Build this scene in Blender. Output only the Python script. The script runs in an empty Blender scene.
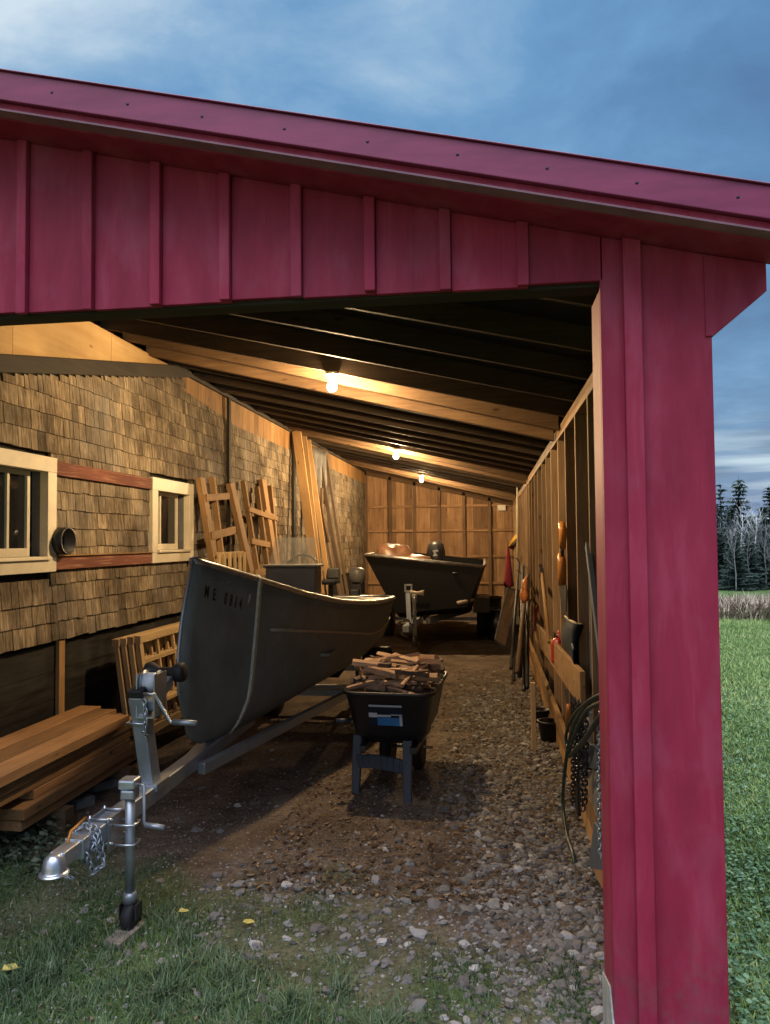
import bpy, math, random
import numpy as np
from mathutils import Vector, Matrix, noise
random.seed(7); np.random.seed(7)
R = random.uniform
V = Vector
scn = bpy.context.scene
COL = scn.collection

# ---------------------------------------------------------------- camera
EYE = V((0, 0, 1.6)); F = 750.0
YAW, PITCH, ROLL = math.radians(7.9), math.radians(2.2), math.radians(-0.5)
MCAM = Matrix.Rotation(YAW, 3, 'Z') @ Matrix.Rotation(math.pi/2 + PITCH, 3, 'X') @ Matrix.Rotation(ROLL, 3, 'Z')
def P(px, py, X=None, Y=None, Z=None):
    d = MCAM @ V(((px-385)/F, -(py-512)/F, -1))
    if X is not None: t = (X-EYE.x)/d.x
    elif Y is not None: t = (Y-EYE.y)/d.y
    else: t = (Z-EYE.z)/d.z
    return EYE + d*t
cam = bpy.data.cameras.new('camera'); cam.sensor_fit = 'HORIZONTAL'; cam.sensor_width = 36
cam.lens = 36*F/770; cam.clip_start = .05; cam.clip_end = 1500
co = bpy.data.objects.new('camera', cam); COL.objects.link(co)
co.location = EYE; co.rotation_euler = MCAM.to_euler()
scn.camera = co

# ---------------------------------------------------------------- materials
def newmat(name):
    m = bpy.data.materials.new(name); m.use_nodes = True
    nt = m.node_tree; b = nt.nodes['Principled BSDF']
    return m, nt, b
def N(nt, t, **k):
    n = nt.nodes.new(t)
    for a, v in k.items():
        if a.startswith('i_'):
            n.inputs[a[2:].replace('_', ' ')].default_value = v
        else: setattr(n, a, v)
    return n
def ramp(nt, stops):
    r = nt.nodes.new('ShaderNodeValToRGB'); e = r.color_ramp.elements
    while len(e) < len(stops): e.new(.5)
    for i, (p, c) in enumerate(stops):
        e[i].position = p; e[i].color = (c[0], c[1], c[2], 1)
    return r
def mixc(nt, fac, a, b, mode='MIX'):
    m = nt.nodes.new('ShaderNodeMix'); m.data_type = 'RGBA'; m.blend_type = mode
    for sock, val in ((m.inputs[0], fac), (m.inputs[6], a), (m.inputs[7], b)):
        if hasattr(val, 'links') or hasattr(val, 'is_linked'): nt.links.new(val, sock)
        elif isinstance(val, (int, float)): sock.default_value = val
        else: sock.default_value = (val[0], val[1], val[2], 1)
    return m.outputs[2]
def tonemul(nt, col, lo=.7, hi=1.25):
    a = N(nt, 'ShaderNodeAttribute', attribute_name='tone')
    mr = N(nt, 'ShaderNodeMapRange'); mr.inputs[3].default_value = lo; mr.inputs[4].default_value = hi
    nt.links.new(a.outputs['Fac'], mr.inputs[0])
    h = N(nt, 'ShaderNodeHueSaturation'); nt.links.new(col, h.inputs['Color']); nt.links.new(mr.outputs[0], h.inputs['Value'])
    return h.outputs[0]
def bump(nt, b, h, strength=.3, dist=.01):
    n = N(nt, 'ShaderNodeBump'); n.inputs['Strength'].default_value = strength; n.inputs['Distance'].default_value = dist
    nt.links.new(h, n.inputs['Height']); nt.links.new(n.outputs[0], b.inputs['Normal'])

def wood(name, c1, c2, rough=.75, lo=.7, hi=1.25, scale=1.0, knots=True, stain=None):
    """grain runs along the first axis of the 'gc' attribute"""
    m, nt, b = newmat(name); L = nt.links.new
    at = N(nt, 'ShaderNodeAttribute', attribute_name='gc')
    mp = N(nt, 'ShaderNodeMapping'); mp.inputs['Scale'].default_value = (1.2*scale, 22*scale, 22*scale)
    L(at.outputs['Vector'], mp.inputs['Vector'])
    n1 = N(nt, 'ShaderNodeTexNoise', i_Scale=2.2, i_Detail=7, i_Roughness=.62, i_Distortion=.6); L(mp.outputs[0], n1.inputs['Vector'])
    r = ramp(nt, [(.3, c2), (.55, [(p+q)/2 for p, q in zip(c1, c2)]), (.72, c1)]); L(n1.outputs['Fac'], r.inputs[0])
    col = r.outputs[0]
    n2 = N(nt, 'ShaderNodeTexNoise', i_Scale=1.7, i_Detail=3); L(at.outputs['Vector'], n2.inputs['Vector'])
    r2 = ramp(nt, [(.3, (.6, .57, .54)), (.65, (1.08, 1.05, 1.02))]); L(n2.outputs['Fac'], r2.inputs[0])
    col = mixc(nt, .8, col, r2.outputs[0], 'MULTIPLY')
    if knots:
        mk = N(nt, 'ShaderNodeMapping'); mk.inputs['Scale'].default_value = (2.6, 7, 7); L(at.outputs['Vector'], mk.inputs['Vector'])
        vo = N(nt, 'ShaderNodeTexVoronoi', i_Scale=1.3); L(mk.outputs[0], vo.inputs['Vector'])
        rk = ramp(nt, [(.05, (.32, .22, .15)), (.13, (1, 1, 1))]); L(vo.outputs['Distance'], rk.inputs[0])
        col = mixc(nt, .85, col, rk.outputs[0], 'MULTIPLY')
    if stain:
        n3 = N(nt, 'ShaderNodeTexNoise', i_Scale=3.0, i_Detail=5); L(mp.outputs[0], n3.inputs['Vector'])
        rs = ramp(nt, [(.52, (0, 0, 0)), (.66, (1, 1, 1))]); L(n3.outputs['Fac'], rs.inputs[0])
        col = mixc(nt, rs.outputs[0], col, stain)
    col = tonemul(nt, col, lo, hi)
    L(col, b.inputs['Base Color']); b.inputs['Roughness'].default_value = rough
    b.inputs['Specular IOR Level'].default_value = .25
    bump(nt, b, n1.outputs['Fac'], .35, .004)
    return m

def plain(name, c, rough=.5, metal=0, var=.25, nscale=9, spec=.5, bumpv=.0, coat=0, c2=None, stretch=None):
    m, nt, b = newmat(name); L = nt.links.new
    tc = N(nt, 'ShaderNodeTexCoord'); src = tc.outputs['Object']
    if stretch:
        mp = N(nt, 'ShaderNodeMapping'); mp.inputs['Scale'].default_value = stretch; L(src, mp.inputs['Vector']); src = mp.outputs[0]
    n1 = N(nt, 'ShaderNodeTexNoise', i_Scale=nscale, i_Detail=6, i_Roughness=.65); L(src, n1.inputs['Vector'])
    d = c2 if c2 else [x*(1-var) for x in c]
    r = ramp(nt, [(.36, d), (.64, [min(1, x*(1+var*.6)) for x in c])]); L(n1.outputs['Fac'], r.inputs[0])
    L(tonemul(nt, r.outputs[0], .85, 1.15), b.inputs['Base Color'])
    rr = ramp(nt, [(.3, (rough*.8,)*3), (.7, (min(1, rough*1.2),)*3)]); L(n1.outputs['Fac'], rr.inputs[0]); L(rr.outputs[0], b.inputs['Roughness'])
    b.inputs['Metallic'].default_value = metal; b.inputs['Specular IOR Level'].default_value = spec
    if coat: b.inputs['Coat Weight'].default_value = coat
    if bumpv: bump(nt, b, n1.outputs['Fac'], bumpv, .006)
    return m

M = {}
def red_paint():
    m, nt, b = newmat('red_barn_paint'); L = nt.links.new
    tc = N(nt, 'ShaderNodeTexCoord')
    mp = N(nt, 'ShaderNodeMapping'); mp.inputs['Scale'].default_value = (5, 5, 1.1); L(tc.outputs['Object'], mp.inputs['Vector'])
    n1 = N(nt, 'ShaderNodeTexNoise', i_Scale=2.2, i_Detail=6, i_Roughness=.6, i_Distortion=.4); L(mp.outputs[0], n1.inputs['Vector'])
    r = ramp(nt, [(.3, (.25, .015, .045)), (.52, (.315, .022, .060)), (.75, (.385, .05, .10))]); L(n1.outputs['Fac'], r.inputs[0])
    mb = N(nt, 'ShaderNodeMapping'); mb.inputs['Scale'].default_value = (1.5, 1.5, .8); L(tc.outputs['Object'], mb.inputs['Vector'])
    n2 = N(nt, 'ShaderNodeTexNoise', i_Scale=3.6, i_Detail=6, i_Roughness=.6, i_Distortion=.25); L(mb.outputs[0], n2.inputs['Vector'])
    rc = ramp(nt, [(.52, (0, 0, 0)), (.60, (.18, .18, .18)), (.75, (.34, .34, .34))]); L(n2.outputs['Fac'], rc.inputs[0])
    col = mixc(nt, rc.outputs[0], r.outputs[0], (.36, .085, .14))          # chalking
    mg = N(nt, 'ShaderNodeMapping'); mg.inputs['Scale'].default_value = (60, 60, 1.6); L(tc.outputs['Object'], mg.inputs['Vector'])
    n4 = N(nt, 'ShaderNodeTexNoise', i_Scale=1.5, i_Detail=5); L(mg.outputs[0], n4.inputs['Vector'])
    n3 = N(nt, 'ShaderNodeTexNoise', i_Scale=26, i_Detail=5, i_Roughness=.7); L(tc.outputs['Object'], n3.inputs['Vector'])
    r3 = ramp(nt, [(.745, (0, 0, 0)), (.765, (1, 1, 1))]); L(n3.outputs['Fac'], r3.inputs[0])
    col = mixc(nt, r3.outputs[0], col, (.30, .25, .24))                    # chips
    sz = N(nt, 'ShaderNodeSeparateXYZ'); gp = N(nt, 'ShaderNodeNewGeometry'); L(gp.outputs['Position'], sz.inputs[0])   # mud splashed up from the ground
    rz = ramp(nt, [(.0, (1, 1, 1)), (.5, (0, 0, 0))]); L(sz.outputs[2], rz.inputs[0])
    n5 = N(nt, 'ShaderNodeTexNoise', i_Scale=14, i_Detail=7, i_Roughness=.7); L(tc.outputs['Object'], n5.inputs['Vector'])
    r5 = ramp(nt, [(.46, (0, 0, 0)), (.62, (.7, .7, .7))]); L(n5.outputs['Fac'], r5.inputs[0])
    col = mixc(nt, mixc(nt, 1, rz.outputs[0], r5.outputs[0], 'MULTIPLY'), col, (.16, .085, .085))
    col = tonemul(nt, col, .84, 1.12)
    L(col, b.inputs['Base Color']); b.inputs['Roughness'].default_value = .62; b.inputs['Specular IOR Level'].default_value = .3
    bump(nt, b, n4.outputs['Fac'], .4, .004)
    return m
M['red'] = red_paint()
M['fascia'] = plain('red_metal_trim', (.23, .026, .085), rough=.42, var=.2, nscale=3, spec=.5, stretch=(1, 6, 6))
M['drip'] = plain('grey_drip_edge', (.26, .12, .16), rough=.5, var=.2)
M['beam'] = wood('roof_beam_wood', (.165, .10, .05), (.09, .052, .026), lo=.8, hi=1.15)
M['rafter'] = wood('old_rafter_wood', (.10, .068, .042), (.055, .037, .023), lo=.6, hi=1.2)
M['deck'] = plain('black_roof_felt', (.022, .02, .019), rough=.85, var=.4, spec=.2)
M['stud'] = wood('wall_stud_wood', (.40, .27, .155), (.24, .155, .085), lo=.7, hi=1.2)
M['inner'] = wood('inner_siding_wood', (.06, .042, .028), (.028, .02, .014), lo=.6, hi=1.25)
M['backboard'] = wood('back_wall_boards', (.42, .26, .14), (.20, .11, .055), lo=.6, hi=1.3, scale=.45)
M['darkstud'] = wood('back_wall_studs', (.21, .13, .075), (.11, .065, .036), lo=.7, hi=1.2)
M['pale'] = wood('pale_spruce_board', (.55, .36, .17), (.40, .235, .095), lo=.82, hi=1.15)
M['sash'] = wood('pale_sash_wood', (.60, .44, .24), (.45, .31, .15), lo=.85, hi=1.12, knots=False)
M['tan'] = wood('tan_frame_wood', (.50, .31, .14), (.34, .19, .08), lo=.75, hi=1.15)
M['lumber'] = wood('orange_lumber', (.50, .29, .135), (.29, .155, .07), lo=.6, hi=1.15)
M['oldpole'] = wood('weathered_pole_wood', (.25, .165, .10), (.13, .085, .05), lo=.7, hi=1.2)
M['ply'] = wood('plywood_sheet', (.60, .42, .20), (.47, .30, .13), lo=.92, hi=1.08, scale=.35)
M['sheath'] = wood('bare_sheathing_wood', (.46, .27, .11), (.28, .15, .06), lo=.75, hi=1.15)
M['rakedark'] = wood('dark_stained_trim', (.055, .045, .035), (.03, .025, .02), lo=.8, hi=1.2, knots=False)
M['redtrim'] = wood('worn_red_trim', (.23, .075, .048), (.15, .05, .032), lo=.9, hi=1.1, knots=False, stain=(.30, .15, .09))
M['cream'] = plain('cream_window_paint', (.74, .66, .50), rough=.5, var=.1, nscale=5, spec=.35)
M['found'] = plain('dark_foundation_board', (.028, .026, .023), rough=.9, var=.5, nscale=4, spec=.15, stretch=(1, .6, 5), bumpv=.4)
def shingle():
    m, nt, b = newmat('weathered_cedar_shingle'); L = nt.links.new
    at = N(nt, 'ShaderNodeAttribute', attribute_name='gc')
    mp = N(nt, 'ShaderNodeMapping'); mp.inputs['Scale'].default_value = (3.0, 34, 34); L(at.outputs['Vector'], mp.inputs['Vector'])
    n1 = N(nt, 'ShaderNodeTexNoise', i_Scale=1.6, i_Detail=7, i_Roughness=.68, i_Distortion=.5); L(mp.outputs[0], n1.inputs['Vector'])
    r = ramp(nt, [(.28, (.055, .042, .029)), (.48, (.20, .158, .108)), (.7, (.43, .37, .28))]); L(n1.outputs['Fac'], r.inputs[0])
    tc = N(nt, 'ShaderNodeTexCoord')
    n2 = N(nt, 'ShaderNodeTexNoise', i_Scale=2.0, i_Detail=6, i_Roughness=.65); L(tc.outputs['Object'], n2.inputs['Vector'])
    r2 = ramp(nt, [(.36, (.34, .29, .25)), (.62, (1.22, 1.17, 1.08))]); L(n2.outputs['Fac'], r2.inputs[0])
    col = mixc(nt, 1.0, r.outputs[0], r2.outputs[0], 'MULTIPLY')
    n7 = N(nt, 'ShaderNodeTexNoise', i_Scale=.9, i_Detail=6, i_Roughness=.7); L(tc.outputs['Object'], n7.inputs['Vector'])
    r7 = ramp(nt, [(.48, (0, 0, 0)), (.66, (.6, .6, .6))]); L(n7.outputs['Fac'], r7.inputs[0])
    col = mixc(nt, r7.outputs[0], col, (.20, .185, .165))
    col = tonemul(nt, col, .5, 1.45)
    L(col, b.inputs['Base Color']); b.inputs['Roughness'].default_value = .85; b.inputs['Specular IOR Level'].default_value = .2
    bump(nt, b, n1.outputs['Fac'], .6, .006)
    return m
M['shingle'] = shingle()
M['glass'] = None
def glassm(name, c, a, rough=.05):
    m, nt, b = newmat(name); L = nt.links.new
    b.inputs['Base Color'].default_value = (*c, 1); b.inputs['Roughness'].default_value = rough; b.inputs['Alpha'].default_value = a
    tc = N(nt, 'ShaderNodeTexCoord'); n = N(nt, 'ShaderNodeTexNoise', i_Scale=6, i_Detail=4); L(tc.outputs['Object'], n.inputs['Vector'])
    r = ramp(nt, [(.4, [x*.7 for x in c]), (.7, c)]); L(n.outputs['Fac'], r.inputs[0]); L(r.outputs[0], b.inputs['Base Color'])
    return m
M['glass'] = glassm('dark_window_glass', (.02, .022, .026), .8)
M['wind'] = glassm('clear_acrylic', (.42, .40, .36), .30, .12)
M['hull'] = plain('grey_green_hull_paint', (.155, .165, .16), rough=.58, var=.22, nscale=5, spec=.3, bumpv=.06)
M['hull_in'] = plain('olive_grey_boat_paint', (.17, .165, .145), rough=.5, var=.15, nscale=6)
M['gunwale'] = plain('worn_aluminium_rail', (.42, .41, .39), rough=.36, metal=.85, var=.3, nscale=14)
M['rubrail'] = plain('tan_spray_rail', (.30, .27, .22), rough=.45, metal=.3, var=.25)
M['hull2'] = plain('black_hull_paint', (.007, .007, .008), rough=.55, var=.3, nscale=3, spec=.18)
M['galv'] = plain('galvanised_steel', (.33, .37, .41), rough=.45, metal=.7, var=.14, nscale=9)
M['zinc'] = plain('zinc_plated_steel', (.45, .49, .53), rough=.32, metal=.85, var=.12, nscale=12)
M['chrome'] = plain('scratched_chrome', (.72, .74, .76), rough=.2, metal=1, var=.2, nscale=30)
M['rubber'] = plain('black_rubber', (.014, .014, .016), rough=.62, var=.3, spec=.4)
M['blackp'] = plain('black_plastic', (.012, .013, .015), rough=.45, var=.3, spec=.5)
M['legp'] = plain('blue_grey_leg_plastic', (.035, .05, .07), rough=.55, var=.2)
M['strap'] = plain('grey_green_webbing', (.46, .45, .38), rough=.8, var=.2, nscale=40)
M['blue_s'] = plain('blue_sticker', (.025, .17, .42), rough=.35, var=.2, nscale=6)
M['white_s'] = plain('white_sticker', (.42, .46, .52), rough=.4, var=.12)
M['ink'] = plain('black_lettering', (.008, .008, .01), rough=.5, var=.1)
M['orange'] = plain('orange_plastic', (.48, .17, .05), rough=.5, var=.2)
M['ohandle'] = wood('orange_varnished_handle', (.60, .26, .06), (.42, .16, .035), rough=.4, knots=False)
M['redp'] = plain('red_plastic', (.38, .03, .025), rough=.45, var=.2)
M['maroon'] = plain('maroon_cloth', (.20, .012, .03), rough=.85, var=.3, nscale=20)
M['navy'] = plain('navy_canvas', (.012, .018, .03), rough=.85, var=.35, nscale=14, spec=.2, bumpv=.3)
M['bluew'] = plain('slate_blue_board', (.075, .095, .13), rough=.65, var=.25, stretch=(4, 4, .6))
M['hose'] = plain('dark_green_hose', (.012, .035, .030), rough=.4, var=.25)
M['chain'] = plain('dark_chain_steel', (.05, .05, .055), rough=.45, metal=.6, var=.3)
M['jug'] = plain('tan_jug_plastic', (.38, .31, .23), rough=.5, var=.2)
M['greyboard'] = wood('grey_weathered_board', (.36, .32, .27), (.23, .20, .165), lo=.8, hi=1.1)
M['yellow'] = plain('yellow_painted_metal', (.55, .33, .05), rough=.5, var=.2)
M['tarp'] = plain('grey_tarpaulin', (.24, .225, .205), rough=.6, var=.3, nscale=8, bumpv=.4)
M['brownt'] = plain('brown_boat_cover', (.20, .10, .055), rough=.42, var=.4, nscale=7, bumpv=.3)
M['cowl'] = plain('dark_cowl_plastic', (.025, .026, .028), rough=.42, var=.2, spec=.5)
M['cowlg'] = plain('grey_cowl_plastic', (.16, .155, .145), rough=.45, var=.2)
M['concrete'] = plain('pale_concrete', (.36, .38, .36), rough=.9, var=.25, nscale=30, bumpv=.4, spec=.2)
M['rock'] = plain('flat_stone', (.17, .165, .155), rough=.9, var=.4, nscale=12, bumpv=.6, spec=.2)
M['bark'] = plain('dark_bark', (.06, .047, .037), rough=.95, var=.4, nscale=10, bumpv=.5)
M['birch'] = plain('white_birch_bark', (.62, .64, .64), rough=.8, var=.3, nscale=6)
M['twig'] = plain('grey_twigs', (.20, .215, .215), rough=.9, var=.3)
M['paper'] = plain('white_paper', (.75, .70, .60), rough=.8, var=.08)
M['leaf'] = plain('yellow_fallen_leaf', (.50, .42, .10), rough=.7, var=.3)
M['firewood'] = wood('split_firewood', (.66, .46, .31), (.40, .26, .17), lo=.5, hi=1.35, scale=1.6, knots=False)
M['firebark'] = plain('firewood_bark', (.085, .06, .045), rough=.95, var=.5, nscale=30, bumpv=.6)

# ---------------------------------------------------------------- mesh builder
ORG = {}
class MB:
    def __init__(s): s.v, s.f, s.g, s.t, s.sm = [], [], [], [], []
    def add(s, vs, fs, gc=None, tone=None, smooth=False):
        o = len(s.v); tone = random.random() if tone is None else tone
        s.v += [tuple(p) for p in vs]; s.f += [tuple(i+o for i in f) for f in fs]
        s.g += [tuple(p) for p in (gc if gc else vs)]; s.t += [tone]*len(vs); s.sm += [smooth]*len(fs)
        return s
    def box(s, x0, x1, y0, y1, z0, z1, axis=None, tone=None):
        vs = [V((x, y, z)) for x in (x0, x1) for y in (y0, y1) for z in (z0, z1)]
        d = (abs(x1-x0), abs(y1-y0), abs(z1-z0)); ax = d.index(max(d)) if axis is None else axis
        off = V((R(0, 50), R(0, 50), R(0, 50)))
        oth = [i for i in range(3) if i != ax]
        gc = [V((p[ax], p[oth[0]], p[oth[1]]))+off for p in vs]
        return s.add(vs, [(0, 1, 3, 2), (4, 6, 7, 5), (0, 4, 5, 1), (2, 3, 7, 6), (0, 2, 6, 4), (1, 5, 7, 3)], gc, tone)
    def bar(s, p0, p1, w, h, up=(0, 0, 1), tone=None, w1=None, h1=None):
        p0, p1 = V(p0), V(p1); a = (p1-p0); L = a.length; a.normalize()
        sd = a.cross(V(up))
        if sd.length < 1e-4: sd = a.cross(V((0, 1, 0)))
        sd.normalize(); u = sd.cross(a)
        vs, gc = [], []; off = V((R(0, 50), R(0, 50), R(0, 50)))
        for q, l, ww, hh in ((p0, 0, w, h), (p1, L, w1 or w, h1 or h)):
            for i in (-.5, .5):
                for j in (-.5, .5):
                    vs.append(q+sd*ww*i+u*hh*j); gc.append(V((l, ww*i, hh*j))+off)
        return s.add(vs, [(0, 1, 3, 2), (4, 6, 7, 5), (0, 4, 5, 1), (2, 3, 7, 6), (0, 2, 6, 4), (1, 5, 7, 3)], gc, tone)
    def tube(s, pts, r, n=8, closed=False, tone=None, caps=True):
        pts = [V(p) for p in pts]; m = len(pts); vs, fs, gc = [], [], []
        rs = r if isinstance(r, (list, tuple)) else [r]*m
        off = V((R(0, 50), R(0, 50), R(0, 50))); prev = None; ln = 0
        for i, p in enumerate(pts):
            if closed: a = pts[(i+1) % m]-pts[i-1]
            else: a = pts[min(i+1, m-1)]-pts[max(i-1, 0)]
            if a.length < 1e-9: a = V((0, 0, 1))
            a.normalize()
            if prev is None:
                sd = a.cross(V((0, 0, 1)))
                if sd.length < .05: sd = a.cross(V((1, 0, 0)))
            else: sd = prev-a*prev.dot(a)
            sd.normalize(); prev = sd; u = a.cross(sd)
            if i: ln += (p-pts[i-1]).length
            for k in range(n):
                t = 2*math.pi*k/n
                vs.append(p+(sd*math.cos(t)+u*math.sin(t))*rs[i]); gc.append(V((ln, math.cos(t)*rs[i], math.sin(t)*rs[i]))+off)
        for i in range(m if closed else m-1):
            j = (i+1) % m
            for k in range(n):
                fs.append((i*n+k, i*n+(k+1) % n, j*n+(k+1) % n, j*n+k))
        if caps and not closed:
            fs.append(tuple(range(n))[::-1]); fs.append(tuple((m-1)*n+k for k in range(n)))
        return s.add(vs, fs, gc, tone, True)
    def lathe(s, prof, o, n=16, mat=None, tone=None, smooth=True):
        vs, fs = [], []; o = V(o)
        for r, z in prof:
            for k in range(n):
                t = 2*math.pi*k/n; p = V((r*math.cos(t), r*math.sin(t), z))
                vs.append(o+((mat @ p) if mat else p))
        for i in range(len(prof)-1):
            for k in range(n): fs.append((i*n+k, i*n+(k+1) % n, (i+1)*n+(k+1) % n, (i+1)*n+k))
        if prof[0][0] > 1e-5: fs.append(tuple(range(n))[::-1])
        if prof[-1][0] > 1e-5: fs.append(tuple((len(prof)-1)*n+k for k in range(n)))
        return s.add(vs, fs, None, tone, smooth)
    def prism(s, poly, d, tone=None, axis=None):
        """poly: list of 3-d points, d: extrusion vector"""
        d = V(d); a = [V(p) for p in poly]; n = len(a); vs = a+[p+d for p in a]
        fs = [tuple(range(n))[::-1], tuple(range(n, 2*n))]+[(i, (i+1) % n, n+(i+1) % n, n+i) for i in range(n)]
        gc = None
        if axis is not None:
            oth = [i for i in range(3) if i != axis]; off = V((R(0, 50), R(0, 50), R(0, 50)))
            gc = [V((p[axis], p[oth[0]], p[oth[1]]))+off for p in vs]
        return s.add(vs, fs, gc, tone)
    def blob(s, c, r, n=10, jit=.15, flat=(1, 1, 1), seed=None, tone=None):
        c = V(c); vs, fs = [], []; sd = R(0, 100) if seed is None else seed; m = max(4, n//2)
        for i in range(m+1):
            th = math.pi*i/m
            for k in range(n):
                ph = 2*math.pi*k/n
                d = V((math.sin(th)*math.cos(ph), math.sin(th)*math.sin(ph), math.cos(th)))
                q = 1+jit*noise.noise(d*1.7+V((sd, sd, 0)))*2
                vs.append(c+V((d.x*r*q*flat[0], d.y*r*q*flat[1], d.z*r*q*flat[2])))
        for i in range(m):
            for k in range(n): fs.append((i*n+k, (i+1)*n+k, (i+1)*n+(k+1) % n, i*n+(k+1) % n))
        return s.add(vs, fs, None, tone, True)
    def build(s, name, mat, parent=None, bevel=0, solid=0, sub=0, label=None, cat=None, group=None, kind=None, org=None, fixn=False):
        v = np.array(s.v, dtype=np.float64)
        if parent is not None: o0 = ORG[parent.name]
        elif org is not None: o0 = V(org)
        elif kind in ('structure', 'stuff'): o0 = V((0, 0, 0))
        else:
            mn, mx = v.min(0), v.max(0); o0 = V(((mn[0]+mx[0])/2, (mn[1]+mx[1])/2, mn[2]))
        v = v-np.array(o0)
        me = bpy.data.meshes.new(name); me.from_pydata(v.tolist(), [], s.f)
        me.validate(); 
        if len(me.vertices) == len(s.g):
            a = me.attributes.new('gc', 'FLOAT_VECTOR', 'POINT'); a.data.foreach_set('vector', np.array(s.g, dtype=np.float32).ravel())
            a = me.attributes.new('tone', 'FLOAT', 'POINT'); a.data.foreach_set('value', np.array(s.t, dtype=np.float32))
        if len(me.polygons) == len(s.sm): me.polygons.foreach_set('use_smooth', s.sm)
        me.materials.append(mat); me.update()
        import bmesh
        bm = bmesh.new(); bm.from_mesh(me); bmesh.ops.recalc_face_normals(bm, faces=bm.faces); bm.to_mesh(me); bm.free()
        o = bpy.data.objects.new(name, me); COL.objects.link(o)
        if parent is not None: o.parent = parent
        else: o.location = o0
        ORG[o.name] = o0
        if solid:
            md = o.modifiers.new('solid', 'SOLIDIFY'); md.thickness = solid; md.offset = 0
        if bevel:
            md = o.modifiers.new('bevel', 'BEVEL'); md.width = bevel; md.segments = 2; md.limit_method = 'ANGLE'; md.angle_limit = .6
        if sub:
            md = o.modifiers.new('sub', 'SUBSURF'); md.levels = sub; md.render_levels = sub
        tag(o, label, cat, group, kind)
        return o
def tag(o, label=None, cat=None, group=None, kind=None):
    if label: o['label'] = label
    if cat: o['category'] = cat
    if group: o['group'] = group
    if kind: o['kind'] = kind
def thing(name, label, cat, loc, group=None):
    o = bpy.data.objects.new(name, None); COL.objects.link(o); o.location = loc; o.empty_display_size = .1
    tag(o, label, cat, group); ORG[o.name] = V(loc)
    return o
def copy_tree(o, loc=None, rot=None, parent=None):
    c = o.copy(); COL.objects.link(c)
    if parent is not None: c.parent = parent
    if loc is not None: c.location = loc
    if rot is not None: c.rotation_euler = rot
    for ch in list(o.children): copy_tree(ch, parent=c)
    return c
def lerp(a, b, t): return a+(b-a)*t
def text_mesh(name, s, size, mat, parent, mtx, ext=.0006, bold=True):
    cu = bpy.data.curves.new(name, 'FONT'); cu.body = s; cu.size = size; cu.extrude = ext; cu.align_x = 'CENTER'; cu.align_y = 'CENTER'
    if bold: cu.offset = size*.018
    to = bpy.data.objects.new('tmp', cu); COL.objects.link(to)
    dg = bpy.context.evaluated_depsgraph_get(); me = bpy.data.meshes.new_from_object(to.evaluated_get(dg))
    bpy.data.objects.remove(to)
    me.transform(Matrix.Translation(-ORG[parent.name]) @ mtx)
    me.name = name; me.materials.clear(); me.materials.append(mat)
    o = bpy.data.objects.new(name, me); COL.objects.link(o); o.parent = parent; ORG[o.name] = ORG[parent.name]
    return o
BULB = 3700.0; SKYB = 5.2
# ================================================================ THE SHED
Y0 = 2.40; YB = 17.5; XW = .535; XH = -2.9
SL = .229
def ztop(x): return 2.755-.237*x          # roof upper face
def zdeck(x): return ztop(x)-.055
def zraft(x): return 2.587-.229*x       # underside of common rafters
shed = thing('open_shed', 'red board and batten open shed with sloping roof and three lit bulbs', 'shed', (0, Y0, 0))
XL, XR = -3.3, .90
# roof : sheet + felt underside
b = MB(); b.prism([(XL, 2.225, ztop(XL)), (XR, 2.225, ztop(XR)), (XR, 2.225, ztop(XR)-.022), (XL, 2.225, ztop(XL)-.022)], (0, YB+.3-2.225, 0)); b.build('roof', M['fascia'], shed)
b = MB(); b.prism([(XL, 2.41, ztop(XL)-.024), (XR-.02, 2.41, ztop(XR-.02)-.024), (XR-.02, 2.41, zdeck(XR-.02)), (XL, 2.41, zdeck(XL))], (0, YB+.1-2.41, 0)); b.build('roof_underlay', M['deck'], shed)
# rake fascia, lower lip, screws
b = MB(); y = 2.185
b.prism([(XL, y, ztop(XL)+.012), (XR+.02, y, ztop(XR+.02)+.012), (XR+.02, y, ztop(XR+.02)-.082), (XL, y, ztop(XL)-.082)], (0, .028, 0))
b.prism([(XL, y-.008, ztop(XL)+.018), (XR+.02, y-.008, ztop(XR+.02)+.018), (XR+.02, y-.008, ztop(XR+.02)+.0125), (XL, y-.008, ztop(XL)+.0125)], (0, .09, 0))
fas = b.build('fascia', M['fascia'], shed, bevel=.003)
b = MB()
b.prism([(XL, 2.203, ztop(XL)-.0825), (XR, 2.203, ztop(XR)-.0825), (XR, 2.203, ztop(XR)-.104), (XL, 2.203, ztop(XL)-.104)], (0, .05, 0)); b.build('rake_board', M['red'], shed, bevel=.003)
b = MB()
b.prism([(XL, 2.198, ztop(XL)-.1045), (XR, 2.198, ztop(XR)-.1045), (XR, 2.198, ztop(XR)-.111), (XL, 2.198, ztop(XL)-.111)], (0, .056, 0)); b.build('drip_edge', M['drip'], shed)
for x in np.arange(-3.2, 1.0, .26):
    b = MB(); b.lathe([(0, -.004), (.004, -.0035), (.005, 0)], (x+R(-.01, .01), y-.0005, ztop(x)-.035), 8, Matrix.Rotation(-math.pi/2, 3, 'X').inverted()); b.build('screw_head', M['ink'], fas)
# soffit between rake and siding
b = MB()
b.prism([(XL, 2.25, ztop(XL)-.10), (XR-.03, 2.25, ztop(XR-.03)-.10), (XR-.03, 2.25, ztop(XR-.03)-.1165), (XL, 2.25, ztop(XL)-.1165)], (0, .155, 0)); b.build('soffit', M['red'], shed)
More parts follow.
